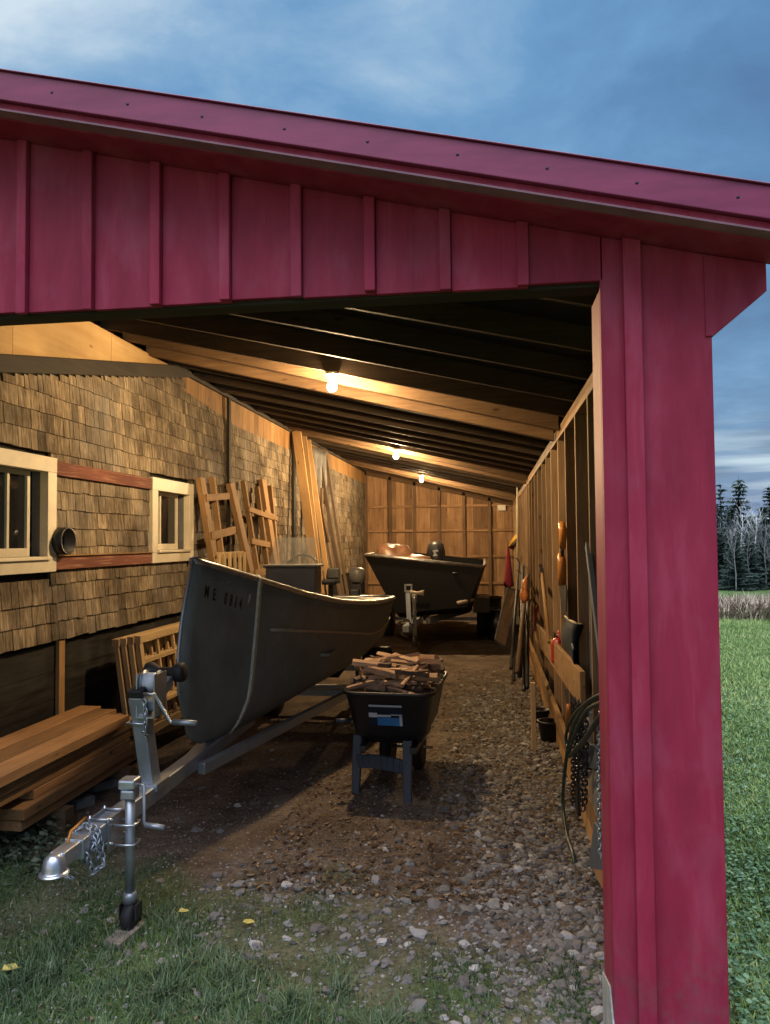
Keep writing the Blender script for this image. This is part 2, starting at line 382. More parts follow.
# header siding
ZH = 2.410
xl_post = P(604.5, 512, Y=Y0).x; xr_post = P(717, 512, Y=Y0).x
b = MB(); sp = .246; x = P(95, 200, Y=Y0).x-sp*12
edges = []
while x < xl_post+sp: edges.append(x); x += sp
for e in edges:
    x0, x1 = max(e-sp, XH-.25), min(e, xl_post+.01)
    if x1 <= x0+.02: continue
    zb = ZH+R(-.006, .006)
    b.prism([(x0+.001, Y0, zb), (x1-.001, Y0, zb), (x1-.001, Y0, ztop(x1)-.117), (x0+.001, Y0, ztop(x0)-.117)], (0, .022, 0), axis=2)
hs = b.build('header_siding', M['red'], shed, bevel=.002)
b = MB()
for e in edges[:]:
    if XH-.2 < e < xl_post-.03:
        zb = ZH+R(-.01, .004); x0, x1 = e-.036, e
        b = MB(); b.prism([(x0, Y0-.022, zb), (x1, Y0-.022, zb), (x1, Y0-.022, ztop(x1)-.117), (x0, Y0-.022, ztop(x0)-.117)], (0, .0215, 0), axis=2)
        b.build('batten', M['red'], hs, bevel=.003)
# header beam behind siding
b = MB(); b.box(XH-.2, .62, Y0+.023, Y0+.11, ZH-.010, ZH+.20); b.build('header_beam', M['rakedark'], shed, bevel=.004)
# corner post : board, batten, wide board
b = MB(); zt = ztop(xl_post)-.117
xa = P(627, 512, Y=Y0).x; xb = P(645, 512, Y=Y0).x
b.prism([(xl_post, Y0, .0), (xb+.002, Y0, .0), (xb+.002, Y0, ztop(xb)-.117), (xl_post, Y0, zt)], (0, .024, 0), axis=2)
b.prism([(xb+.003, Y0+.004, .0), (xr_post, Y0+.004, .0), (xr_post, Y0+.004, ztop(xr_post)-.117), (xb+.003, Y0+.004, ztop(xb)-.117)], (0, .022, 0), axis=2)
post = b.build('corner_post', M['red'], shed, bevel=.003)
b = MB(); b.prism([(xa, Y0-.024, .03), (xb, Y0-.024, .03), (xb, Y0-.024, ztop(xb)-.117), (xa, Y0-.024, ztop(xa)-.117)], (0, .0235, 0), axis=2)
b.build('batten', M['red'], post, bevel=.003)
b = MB(); b.box(xl_post, xl_post+.022, Y0+.0245, Y0+.20, .0, ZH-.02, axis=2); b.build('post_return', M['red'], post, bevel=.003)
b = MB(); b.box(xl_post+.023, xl_post+.19, Y0+.0265, Y0+.20, .0, 2.36, axis=2); b.build('inner_post', M['stud'], post)
b = MB(); b.box(xr_post-.022, xr_post+.002, Y0+.0265, Y0+.2, 0, ztop(xr_post)-.14, axis=2); b.build('corner_board', M['red'], post, bevel=.002)
b = MB(); b.prism([(xl_post-.006, Y0-.004, -.1), (xl_post-.006, Y0+.21, -.1), (xl_post-.006, Y0+.21, .17), (xl_post-.006, Y0+.06, .21), (xl_post-.006, Y0-.004, .13)], (.0055, 0, 0)); b.build('base_flashing', M['concrete'], post)
# eave bracket
xe = P(766, 270, Y=Y0).x
zb1 = P(715, 336, Y=Y0).z; zb2 = P(766, 291, Y=Y0).z
b = MB(); b.prism([(xr_post-.02, Y0-.003, zb1), (xr_post+.003, Y0-.003, zb1), (xe, Y0-.003, zb2), (xe, Y0-.003, ztop(xe)-.117), (xr_post-.02, Y0-.003, ztop(xr_post)-.117)], (0, .006, 0))
b.prism([(xr_post+.003, Y0+.004, zb1), (xe, Y0+.004, zb2), (xe, Y0+.004, ztop(xe)-.117), (xr_post+.003, Y0+.004, ztop(xr_post)-.117)], (0, .035, 0))
b.build('eave_bracket', M['red'], shed, bevel=.002)
# eave fascia + soffit
b = MB(); b.box(XR-.105, XR-.085, 2.42, YB, ztop(XR)-.17, ztop(XR)-.03); b.build('eave_board', M['red'], shed)
# rafters
beamsY = [5.72, 6.14, 10.55, 10.85, 15.3, 15.6]
ys = [y for y in np.arange(2.95, 17.3, .61) if min(abs(y-q) for q in beamsY) > .17]
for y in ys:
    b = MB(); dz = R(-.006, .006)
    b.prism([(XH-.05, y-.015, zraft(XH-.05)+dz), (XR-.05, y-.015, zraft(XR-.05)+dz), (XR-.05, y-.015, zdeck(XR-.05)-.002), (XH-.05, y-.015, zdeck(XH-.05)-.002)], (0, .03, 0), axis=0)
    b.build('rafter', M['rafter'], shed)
for i, y in enumerate(beamsY):
    b = MB(); h = .05 if i % 2 == 0 else .075
    w = .075
    b.prism([(XH-.03, y-w/2, zraft(XH)+.055-h), (XW-.01, y-w/2, zraft(XW)-h), (XW-.01, y-w/2, zdeck(XW)-.002), (XH-.03, y-w/2, zdeck(XH)-.002)], (0, w, 0), axis=0)
    b.build('roof_beam', M['beam'], shed, bevel=.005)
# right wall
b = MB(); b.box(XW, XW+.10, 2.62, YB, 2.372, 2.415, axis=1); b.box(XW+.002, XW+.098, 2.62, YB, 2.417, 2.46, axis=1); b.build('top_plate', M['stud'], shed, bevel=.003)
ystud = list(np.arange(2.92, 17.3, .61))
for y in ystud:
    b = MB(); xx = XW+R(-.004, .004); b.box(xx, XW+.10, y-.019, y+.019, .13, 2.371, axis=2); b.build('wall_stud', M['stud'], shed, bevel=.002)
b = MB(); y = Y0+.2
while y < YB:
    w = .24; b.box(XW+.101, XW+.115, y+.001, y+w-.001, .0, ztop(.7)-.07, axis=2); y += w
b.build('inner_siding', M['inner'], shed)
b = MB(); y = Y0+.03
while y < YB:
    w = .246; b.box(XW+.116, XW+.126, y+.001, y+w-.001, .02, ztop(.68)-.12, axis=2); b.box(XW+.1265, XW+.140, y+w-.05, y+w, .02, ztop(.68)-.12, axis=2); y += w
b.build('outer_siding', M['red'], shed)
for (z0, z1, xo) in ((.0, .125, .036), (.128, .25, .04)):
    b = MB(); b.box(XW-xo, XW-.003, 2.75, 10.6, z0, z1, axis=1); b.build('skirt_board', M['tan'], shed, bevel=.003)
# back wall
b = MB(); x = XH
while x < XW+.10:
    w = R(.16, .24); x1 = min(x+w, XW+.10); b.prism([(x+.001, YB+.06, 0), (x1-.001, YB+.06, 0), (x1-.001, YB+.06, zdeck(x1)-.004), (x+.001, YB+.06, zdeck(x)-.004)], (0, .025, 0), axis=2); x = x1
b.build('back_wall_boards', M['backboard'], shed)
for px in (366, 390.3, 414.8, 439.3, 464, 489.5):
    x = P(px, 520, Y=YB).x; b = MB(); zt = zraft(x)-.01
    b.box(x-.035, x+.035, YB-.06, YB+.0, 0, zt, axis=2); b.build('back_stud', M['darkstud'], shed, bevel=.004)
for py in (506, 530.5, 556.5, 583):
    z = P(440, py, Y=YB).z; b = MB(); b.box(XH, XW, YB+.001, YB+.059, z-.03, z+.03, axis=0); b.build('back_girt', M['backboard'], shed, bevel=.004)
b = MB(); b.prism([(XH, YB-.06, zraft(XH)-.09), (XW, YB-.06, zraft(XW)-.09), (XW, YB-.06, zdeck(XW)-.003), (XH, YB-.06, zdeck(XH)-.003)], (0, .06, 0), axis=0); b.build('end_rafter', M['beam'], shed)
b = MB(); b.prism([(XH-.3, YB+.09, -.05), (XW+.2, YB+.09, -.05), (XW+.2, YB+.09, ztop(XW+.2)-.03), (XH-.3, YB+.09, ztop(XH-.3)-.03)], (0, .02, 0)); b.build('sky_gap_backing', M['red'], shed)  # added unseen sheet, blocks sky light in the gaps between the back boards
b = MB(); b.box(XH-.30, XH-.14, YB-.02, YB+.085, 0, zdeck(XH)-.02); b.build('corner_stud', M['darkstud'], shed)

# ================================================================ THE SHINGLED HOUSE
house = thing('shingled_house', 'weathered cedar shingled house wall with cream windows along the left of the shed', 'house', (XH, 9, 0))
def WP(px, py): return P(px, py, X=XH)
ra0, ra1, ra2 = WP(0, 354), WP(187, 366), None
zwt = 3.23                                     # wall plate height under the shed roof
def rake(y):                                    # top of shingled wall along Y
    if y >= ra1.y: return zwt
    return zwt+(ra0.z-ra1.z)/(ra0.y-ra1.y)*(y-ra1.y)
def stop(y):                                    # top of shingles
    if y >= ra1.y-.05: return zwt-(.17+.11*min(1, (y-ra1.y)/1.5))
    return rake(y)-.03
b = MB(); ZS = .95
def slab(y0, y1, z0, z1): b.box(XH-.13, XH-.03, y0, y1, z0, z1)
w1 = (2.75, P(57, 512, X=XH+.04).y, 1.415, 2.172); w2 = (WP(148.5, 512).y, WP(190, 512).y, 1.425, 2.168)
slab(1.6, YB, ZS, w1[2]+.03)
for (ya, yb_) in ((1.6, w1[0]+.03), (w1[1]-.03, w2[0]+.03), (w2[1]-.03, YB)): slab(ya, yb_, w1[2]+.0305, w1[3]-.03)
b.prism([(XH-.03, 1.6, w1[3]-.0295), (XH-.03, YB, w1[3]-.0295), (XH-.03, YB, zwt), (XH-.03, ra1.y, zwt), (XH-.03, 1.6, rake(1.6))], (-.1, 0, 0))
wall = b.build('wall', M['found'], house)
holes = [w1, w2]
b = MB(); ex = .126; nrow = int((zwt-ZS)/ex)+1
for r in range(nrow):
    zb = ZS+r*ex; y = 1.6+R(0, .1)
    while y < YB:
        w = R(.07, .145) if random.random() < .85 else R(.045, .07)
        y0, y1 = y, y+w; y += w; cy = (y0+y1)/2
        if any(h[0]+.03 < cy < h[1]-.03 and h[2]-.03 < zb+.06 and zb < h[3]-.07 for h in holes): continue
        segs = [(y0, y1)]
        for h in holes:
            if h[2]-.02 < zb+.1 and zb < h[3]-.05:
                segs = [(a, min(c, h[0]+.02)) if a < h[0] < c else ((max(a, h[1]-.02), c) if a < h[1] < c else (a, c)) for a, c in segs]
        (y0, y1), = segs
        if y1-y0 < .02: continue
        z0 = zb+R(-.005, .005); tl = .16; zt = min(z0+tl, stop(cy))
        if zt < z0+.03: continue
        xb = XH+.0115+R(-.0015, .0025); k = (zt-z0)/tl; xt = lerp(xb, XH-.002, k); g = R(.001, .0035); off = V((R(0, 90), R(0, 90), R(0, 90)))
        sk = R(-.003, .003)
        vs = [V((xb, y0+g, z0)), V((xb, y1-g, z0+sk)), V((xt, y1-g, zt)), V((xt, y0+g, zt)), V((XH-.012, y0+g, z0)), V((XH-.012, y1-g, z0+sk)), V((XH-.02, y1-g, zt)), V((XH-.02, y0+g, zt))]
        gc = [V((p.z, p.y, p.x))+off for p in vs]
        tn = min(1, max(0, random.gauss(.46, .2)))
        b.add(vs, [(0, 1, 2, 3), (4, 7, 6, 5), (0, 4, 5, 1), (1, 5, 6, 2), (3, 2, 6, 7), (0, 3, 7, 4)], gc, tn)
b.build('shingles', M['shingle'], wall)
# bare sheathing strip above the shingles
b = MB(); y = ra1.y-.1
while y < YB:
    w = R(.1, .2); y1 = min(y+w, YB); zt = rake((y+y1)/2)
    b.box(XH-.028, XH-.006+R(0, .003), y+.001, y1-.001, zwt-.42, zt, axis=2); y = y1
b.build('sheathing_strip', M['sheath'], wall)
# rake board (dark) + trim under roof
b = MB(); y0 = 1.6
b.prism([(XH+.02, y0, rake(y0)-.02), (XH+.02, ra1.y-.12, rake(ra1.y-.12)-.025), (XH+.02, ra1.y, zwt-.005), (XH+.02, ra1.y-.12, rake(ra1.y-.12)+.085), (XH+.02, y0, rake(y0)+.085)], (.045, 0, 0), axis=1)
b.build('rake_board', M['rakedark'], house, bevel=.003)
b = MB(); b.box(XH+.0, XH+.03, ra1.y-.02, YB, zwt-.012, zwt+.028, axis=1); b.build('wall_plate', M['rakedark'], house)
# plywood infill above rake up to roof
cut = WP(135, 322).y
for (ya, yb_) in ((1.6, 3.02), (3.02, 4.24), (4.24, 5.46), (5.46, ra1.y)):
    b = MB(); zt = zraft(XH)-.01
    b.prism([(XH-.02, ya+.002, rake(ya)+.03), (XH-.02, yb_-.002, rake(yb_)+(.03 if yb_ < ra1.y else .0)), (XH-.02, yb_-.002, zt), (XH-.02, ya+.002, zt)], (.014, 0, 0), axis=1)
    b.build('plywood_panel', M['ply'], house)
# vertical battens / posts on the wall
for px, w in ((226, .06), (291.5, .1)):
    y = WP(px, 450).y; b = MB(); b.box(XH+.018, XH+.05, y-w/2, y+w/2, .9, zwt-.015, axis=2); b.build('wall_batten', M['rakedark'], house, bevel=.003)
# red trim boards
for (z0, z1) in ((2.06, 2.155), (1.425, 1.515)):
    b = MB(); b.box(XH+.0, XH+.034, w1[1]+.004, w2[0]-.004, z0, z1, axis=1); b.build('red_trim_board', M['redtrim'], house, bevel=.003)
b = MB(); b.box(XH, XH+.05, w1[1]+.004, w2[0]-.004, 1.5155, 1.523, axis=1); b.build('trim_cap', M['sheath'], house)
def window(y0, y1, z0, z1, muntins, tw):
    b = MB()
    b.box(XH-.02, XH+.04, y0, y1, z1-tw, z1); b.box(XH-.02, XH+.04, y0, y1, z0, z0+tw*.8)
    b.box(XH-.02, XH+.0385, y0, y0+tw, z0+tw*.8, z1-tw); b.box(XH-.02, XH+.0385, y1-tw, y1, z0+tw*.8, z1-tw)
    f = b.build('window', M['cream'], house, bevel=.003)
    a0, a1, c0, c1 = y0+tw, y1-tw, z0+tw*.8, z1-tw
    b = MB(); b.box(XH-.02, XH+.06, a0-.02, a1+.02, c0+.0005, c0+.022); b.build('sill', M['cream'], f, bevel=.003)
    c0 += .0225
    b = MB(); q = .03                                   # stop beads and jamb, set back
    b.box(XH-.09, XH-.021, a0-.02, a0, c0, c1); b.box(XH-.09, XH-.021, a1, a1+.02, c0, c1); b.box(XH-.09, XH-.021, a0, a1, c1, c1+.02); b.box(XH-.09, XH-.021, a0, a1, c0-.02, c0)
    b.build('jamb', M['cowlg'], f)
    b = MB(); xx0, xx1 = XH-.085, XH-.05
    b.box(xx0, xx1, a0+.001, a0+.03, c0, c1); b.box(xx0, xx1, a1-.09, a1-.06, c0, c1); b.box(xx0, xx1, a0+.031, a1-.091, c1-.03, c1); b.box(xx0, xx1, a0+.031, a1-.091, c0, c0+.055)
    for k in muntins: yy = lerp(a0+.03, a1-.09, k); b.box(xx0+.002, xx1-.002, yy-.012, yy+.012, c0+.056, c1-.031)
    b.build('sash', M['cream'], f, bevel=.002)
    b = MB(); b.box(XH-.074, XH-.069, a0+.01, a1-.01, c0+.002, c1-.002); b.build('pane', M['glass'], f)
    return f
window(*w1, (.22, .55, .88), .1)
window(*w2, (.38,), .11)
# dryer vent collar between the windows
c = P(62.5, 541, X=XH+.06); b = MB(); rot = Matrix.Rotation(math.pi/2, 3, 'Y')
b.lathe([(.092, 0), (.092, .09), (.082, .09), (.082, .012), (0, .012)], (XH+.015, c.y, c.z), 28, rot); vb = b.build('vent_collar', M['cowl'], house)
b = MB(); b.prism([V((XH+.04, c.y-.08*math.cos(t), c.z+.08*math.sin(t))) for t in np.linspace(-1.25, 1.25, 12)], (.004, 0, 0)); b.build('vent_flap', M['cream'], vb)
# low foundation boards and stud below the shingles
b = MB()
for i in range(5): b.box(XH-.05, XH-.03+R(-.004, .004), 1.6, YB, i*.185, i*.185+.182, axis=1)
b.build('foundation_boards', M['found'], house)
b = MB(); c = P(62, 680, X=XH); b.box(XH-.028, XH+.0, c.y-.035, c.y+.035, .0, .945, axis=2); b.build('foundation_stud', M['tan'], house, bevel=.003)
# remaining body of the house, seen only from elsewhere
b = MB(); b.box(-6.2, XH-.135, 1.6, 1.72, 0, 2.4); b.box(-6.2, XH-.135, YB-.1, YB, 0, 3.2); b.box(-6.2, -6.1, 1.72, YB-.1, 0, 3.2); b.build('outer_wall', M['shingle'], house)
b = MB(); b.prism([(-6.5, 1.3, ztop(-6.5)), (XL-.005, 1.3, ztop(XL)), (XL-.005, 1.3, ztop(XL)-.1), (-6.5, 1.3, ztop(-6.5)-.1)], (0, YB-1, 0)); b.build('roof', M['fascia'], house)
# ================================================================ LIGHT BULBS
def emis(name, c, st):
    m, nt, b = newmat(name); b.inputs['Emission Color'].default_value = (*c, 1); b.inputs['Emission Strength'].default_value = st
    b.inputs['Base Color'].default_value = (1, .9, .7, 1); return m
WARM = (1.0, .69, .36)
bulbs = [((332, 373), beamsY[0]-.0375, 1.0, 'bare glowing bulb nearest the opening, on the first roof beam'),
         ((396, 449.5), beamsY[2]-.0375, 1.5, 'middle glowing bulb, on the second roof beam'),
         ((421.5, 480), beamsY[4]-.0375, 1.5, 'small far glowing bulb, on the beam by the back wall')]
for (px, py), yb_, st, lab in bulbs:
    yr = max(y for y in ys if y < yb_-.1); p = P(px, py, Y=yr); zb = zraft(p.x)
    p.z = min(p.z, zb-.105)
    lb = thing('light_bulb', lab, 'light bulb', (p.x, yr, p.z), 'bare bulbs along the shed roof')
    b = MB(); b.lathe([(.05, zb-.003-p.z), (.05, zb-.02-p.z), (.03, zb-.03-p.z), (.024, .05)], p, 16); b.build('socket', M['cream'], lb)
    b = MB(); b.lathe([(.0, -.04), (.016, -.037), (.028, -.028), (.035, -.012), (.035, .004), (.028, .022), (.018, .04), (.014, .055)], p, 16)
    b.build('bulb', emis('lit_bulb_glass', WARM, BULB*st), lb)

# ================================================================ NEAR BOAT AND TRAILER
BX = -1.62; BY = 3.96; BK = .052
boat = thing('aluminum_boat', 'grey green aluminium boat with its high bow at the shed opening', 'boat', (BX+.09, 5.6, .42))
def lift(y): return .13*max(0, min(1, (y-5.0)/2.2))
def cxb(y): return BX+BK*(y-BY)
ST = [  # y, gunwale half, gunwale z, chine half, chine z, keel z
 (3.96, .006, 1.500, .006, .98, .80), (4.03, .032, 1.484, .016, .80, .56), (4.14, .080, 1.455, .045, .74, .485), (4.31, .154, 1.405, .095, .69, .45),
 (4.56, .25, 1.335, .17, .65, .435), (4.9, .352, 1.25, .26, .62, .43), (5.4, .465, 1.16, .36, .60, .43), (5.8, .52, 1.12, .43, .59, .435), (6.2, .548, 1.09, .46, .59, .45),
 (6.6, .556, 1.072, .47, .60, .47), (7.0, .552, 1.058, .465, .61, .48), (7.22, .525, 1.05, .44, .615, .49), (7.32, .46, 1.046, .40, .62, .495)]
def section(st, n=7, m=6):
    y, g, gz, c, cz, kz = st; cz += lift(y); kz += lift(y)
    pts = []
    for i in range(m+1):                        # keel -> chine, slightly hollow then round
        t = i/m; pts.append((c*t, kz+(cz-kz)*(t**1.6)))
    for i in range(1, n+1):                     # chine -> gunwale
        t = i/n; pts.append((c+(g-c)*(t**.85), cz+(gz-cz)*t))
    return pts
def yoff(y, z):                                 # the stem bulges forward below its head
    if y > 4.35: return 0
    k = max(0, 1-(y-BY)/.4)
    return -.20*k*math.sin(min(1, max(0, (1.5-z)/.72))*math.pi*.62)
b = MB(); rows = []
for st in ST:
    sc = section(st); L_ = [(-x, z) for x, z in sc[::-1]]+sc[1:]
    rows.append([V((cxb(st[0])+x, st[0]+yoff(st[0], z), z)) for x, z in L_])
n = len(rows[0]); vs = [p for r in rows for p in r]; fs = []
for i in range(len(rows)-1):
    for k in range(n-1): fs.append((i*n+k, i*n+k+1, (i+1)*n+k+1, (i+1)*n+k))
b.add(vs, fs, None, .5, True)
o = len(b.v); last = rows[-1]; b.add(last, [tuple(range(n))], None, .5)
hull = b.build('hull', M['hull'], boat, solid=.012)
def hp(st, frac, sd=1, out=.008):
    sc = section(st); zt = lerp(st[5]+lift(st[0]), st[2], frac)
    for q in range(len(sc)-1):
        if sc[q][1] <= zt <= sc[q+1][1]+1e-6:
            k = (zt-sc[q][1])/max(1e-6, sc[q+1][1]-sc[q][1]); return V((cxb(st[0])+sd*(lerp(sc[q][0], sc[q+1][0], k)+out), st[0]+yoff(st[0], zt), zt))
    return V((cxb(st[0])+sd*st[1], st[0], st[2]))
sti = ST[3]
def sti_at(y):
    for a, c in zip(ST[:-1], ST[1:]):
        if a[0] <= y <= c[0]:
            k = (y-a[0])/(c[0]-a[0]); return tuple(lerp(p, q, k) for p, q in zip(a, c))
    return ST[-1]
def gun(side, inset=0, dz=0, i0=0):
    return [V((cxb(st[0])+side*(max(0, st[1]-inset)), st[0]+yoff(st[0], st[2]), st[2]+dz)) for st in ST[i0:]]
b = MB()
full = gun(-1)[::-1]+gun(1)
b.tube(full, .020, 8, tone=.5); b.tube([full[0]+V((0, .004, 0)), V((cxb(7.34), 7.345, 1.045)), full[-1]+V((0, .004, 0))], .02, 8)
b.build('gunwale', M['gunwale'], boat)
b = MB()                                        # bow cap plate
g = [p for p in gun(1)[:4]]; gl = [p for p in gun(-1)[:4]]
b.prism([p+V((0, 0, .016)) for p in g]+[p+V((0, 0, .016)) for p in gl[::-1]], (0, 0, .006)); b.build('bow_cap', M['galv'], boat)
b = MB(); stem = [V((BX, ST[0][0]+yoff(ST[0][0], z)-.004, z)) for z in np.linspace(1.5, .82, 12)]+[V((BX, 3.83+.03, .70)), V((BX, 3.92, .60)), V((BX, 4.02, .535)), V((BX, 4.14, .475)), V((BX, 4.3, .44))]
b.tube(stem, .009, 8); b.build('stem_bar', M['galv'], boat)
for sd in (-1, 1):                              # spray rail on each side
    pts = []
    for i, st in enumerate(ST):
        if st[0] < 4.4: continue
        sc = section(st); zt = lerp(1.06, .80, min(1, (st[0]-4.5)/1.9)) if st[0] < 6.5 else lerp(.80, .86, (st[0]-6.5)/.8)
        for q in range(len(sc)-1):
            if sc[q][1] <= zt <= sc[q+1][1]:
                k = (zt-sc[q][1])/(sc[q+1][1]-sc[q][1]); pts.append(V((cxb(st[0])+sd*(lerp(sc[q][0], sc[q+1][0], k)+.008), st[0], zt))); break
    b = MB(); b.tube(pts, .012, 8); b.build('spray_rail', M['rubrail'], boat)
# deck, rear deck with well, thwart
c6 = cxb(6.6)
for sd in (-1, 1):
    b = MB(); pts = []
    for y in np.linspace(4.05, 7.15, 60):
        st = sti_at(y); p = hp(st, .93, sd, .0045); pts.append(p)
    b.tube(pts, .005, 6)
    for p in pts: b.lathe([(.011, 0), (.009, .004), (0, .006)], p+V((sd*.002, 0, 0)), 6, Matrix.Rotation(sd*math.pi/2, 3, 'Y'))
    b.build('rivet_seam', M['hull'], boat)
b = MB(); b.box(c6-.36, c6+.36, 5.2, 7.25, .79, .81); b.build('floor', M['hull_in'], boat)
b = MB()
b.prism([(c6-.545, 6.3, 1.062), (c6-.36, 6.3, 1.062), (c6-.34, 7.2, 1.035), (c6-.47, 7.22, 1.03), (c6-.535, 7.0, 1.035)], (0, 0, .02)); b.prism([(c6+.36, 6.3, 1.062), (c6+.535, 6.3, 1.062), (c6+.55, 7.0, 1.035), (c6+.5, 7.22, 1.03), (c6+.36, 7.2, 1.035)], (0, 0, .02))
b.box(c6-.355, c6+.355, 6.15, 6.32, 1.052, 1.074); b.box(c6-.335, c6+.355, 7.0, 7.22, 1.036, 1.055)
b.build('rear_deck', M['hull_in'], boat, bevel=.004)
b = MB(); b.box(c6-.335, c6+.35, 6.325, 6.995, .82, .84); b.build('well_shade_sheet', M['blackp'], boat)  # black sheet stands in for the shade inside the deck opening
b = MB(); b.box(cxb(5.6)-.44, cxb(5.6)+.44, 5.62, 5.9, .86, .885); b.build('thwart', M['hull_in'], boat, bevel=.01)
# console, windscreen, wheel, seat
cl, cr = P(265, 565, Y=5.3), P(315, 568, Y=5.3); zc = 1.425
b = MB(); x0, x1 = cl.x, cr.x
b.prism([(x0+.03, 5.3, .69), (x1-.01, 5.3, .69), (x1, 5.3, zc-.01), (x0, 5.3, zc-.01)], (0, .22, 0), tone=.5); con = b.build('console', M['hull_in'], boat, bevel=.012)
b = MB(); b.box(x0-.01, x1+.014, 5.275, 5.54, zc-.0095, zc+.008, tone=.5); b.build('console_top', M['hull_in'], con, bevel=.004)
b = MB(); b.prism([(x0+.02, 5.34, zc+.0085), (x1-.0, 5.34, zc+.0085), (x1-.02, 5.40, zc+.205), (x0+.05, 5.40, zc+.205)], (0, .005, 0)); b.build('windscreen', M['wind'], con)
cc = P(302, 570, Y=5.62); b = MB(); rw = Matrix.Rotation(-.35, 3, 'X')
b.tube([cc+rw @ V((.125*math.cos(t), 0, .125*math.sin(t))) for t in np.linspace(0, 2*math.pi, 25)[:-1]], .011, 8, closed=True)
for t in (.5, 2.6, 4.7): b.tube([cc, cc+rw @ V((.125*math.cos(t), 0, .125*math.sin(t)))], .008, 6)
b.build('steering_wheel', M['rubber'], con)
sx = P(328, 573, Y=5.9); b = MB(); b.box(sx.x-.06, sx.x+.06, 5.92, 6.1, 1.25, 1.29); b.box(sx.x-.02, sx.x+.02, 5.98, 6.02, .886, 1.2495); b.prism([(sx.x-.06, 6.07, 1.2905), (sx.x+.06, 6.07, 1.2905), (sx.x+.05, 6.1, 1.38), (sx.x-.05, 6.1, 1.38)], (0, .03, 0))
b.build('helm_seat', M['blackp'], boat, bevel=.012)
# outboard
om = P(357, 576, Y=7.5); b = MB()
b.lathe([(.0, .085), (.05, .083), (.078, .065), (.085, .03), (.08, -.06), (.0, -.065)], (om.x, 7.5, om.z), 18); mo = b.build('outboard_cowl', M['cowlg'], boat)
b = MB(); b.box(om.x-.05, om.x+.05, 7.45, 7.55, .45, om.z-.066); b.box(om.x-.04, om.x+.04, 7.345, 7.449, .80, 1.12); b.box(om.x-.015, om.x+.015, 7.44, 7.62, .25, .449); b.build('outboard_leg', M['cowl'], boat, bevel=.01)
# strap over the bow, registration
tie = thing('tie_down_strap', 'grey green webbing strap running over the bow of the near boat down to its trailer', 'strap', (BX, 4.3, .45))
b = MB(); side = [hp(sti_at(4.43), fr, 1, .012) for fr in np.linspace(.06, 1, 14)]
sideL = [V((2*cxb(p.y)-p.x, p.y, p.z)) for p in side]
path = [V((BX+.04, 4.42, .44))]+side+[side[-1]+V((-.02, 0, .022))]+[sideL[-1]+V((.02, 0, .022))]+sideL[::-1]
for q0, q1 in zip(path[:-1], path[1:]): b.bar(q0, q1, .045, .016, up=(q1-q0).cross(V((0, 1, 0))), tone=.5)
b.build('webbing', M['strap'], tie)
# registration letters on the starboard bow
def bow_frame(y, frac):
    p = hp(sti_at(y), frac, 1, .0); px_ = hp(sti_at(y+.04), frac, 1, .0); pz_ = hp(sti_at(y), frac+.05, 1, .0)
    ax = (px_-p).normalized(); az = (pz_-p).normalized(); nn = ax.cross(az).normalized(); az = nn.cross(ax)
    return p, ax, az, nn
for ch, y in (('M', 4.075), ('E', 4.125), ('0', 4.20), ('8', 4.235), ('1', 4.268), ('4', 4.30)):
    p, ax, az, nn = bow_frame(y, .845-(y-4.05)*.10)
    if nn.x < 0: nn = -nn
    mt = Matrix((( ax.x*.5, az.x, nn.x, p.x+nn.x*.008), (ax.y*.5, az.y, nn.y, p.y+nn.y*.008), (ax.z*.5, az.z, nn.z, p.z+nn.z*.008), (0, 0, 0, 1)))
    text_mesh('registration_letter', ch, .095, M['ink'], hull, mt)
p, ax, az, nn = bow_frame(4.345, .80)
if nn.x < 0: nn = -nn
b = MB(); q = p+nn*.009; b.prism([q, q+ax*.014, q+ax*.014+az*.085, q+az*.085], nn*.001); b.build('registration_sticker', M['white_s'], hull)

tr = thing('boat_trailer', 'galvanised boat trailer with upright winch post under the near boat', 'trailer', (BX, 5.5, 0))
TX = -1.605; BX0 = BX; BX = -1.53
zc0 = P(54, 866, X=TX).z; yc0 = P(54, 866, X=TX).y
TY0 = P(78, 847, X=TX).y; TZ0 = P(78, 847, X=TX).z; TZ1 = .42; TY1 = 4.9
b = MB(); b.bar((TX, TY0, TZ0), (TX, TY1, TZ1), .075, .075, tone=.5); b.build('tongue', M['galv'], tr, bevel=.006)
for sd in (-1, 1):
    b = MB(); b.bar((TX+sd*.055, 3.9, TZ1-.035), (BX+sd*.40, 6.0, .38), .045, .06); b.bar((BX+sd*.40, 6.0, .38), (BX+sd*.40, 7.3, .38), .045, .06); b.build('frame_rail', M['galv'], tr, bevel=.005)
    b = MB(); b.bar((BX+sd*.22, 6.2, .48), (BX+sd*.22, 7.2, .56), .09, .04); b.build('bunk', M['navy'], tr)
    c = (BX+sd*.50, 6.85, .25); rot = Matrix.Rotation(math.pi/2, 3, 'Y')
    b = MB(); b.lathe([(.14, -.07), (.25, -.075), (.27, -.05), (.27, .05), (.25, .075), (.14, .07)], c, 28, rot); wh = b.build('wheel', M['rubber'], tr)
    b = MB(); b.lathe([(0, -.02), (.06, -.03), (.13, -.06), (.139, -.06), (.139, .06), (.13, .06), (.06, .03), (0, .02)], c, 20, rot); b.build('rim', M['galv'], wh)
    b = MB()
    arc = [(c[1]+.33*math.cos(t), c[2]+.05+.33*math.sin(t)) for t in np.linspace(.1, math.pi-.1, 12)]
    vs = [V((c[0]-sx_*.11, yy, zz)) for yy, zz in arc for sx_ in (-1, 1)]
    b.add(vs, [(2*i, 2*i+1, 2*i+3, 2*i+2) for i in range(11)]); b.build('fender', M['cowl'], tr, solid=.004)
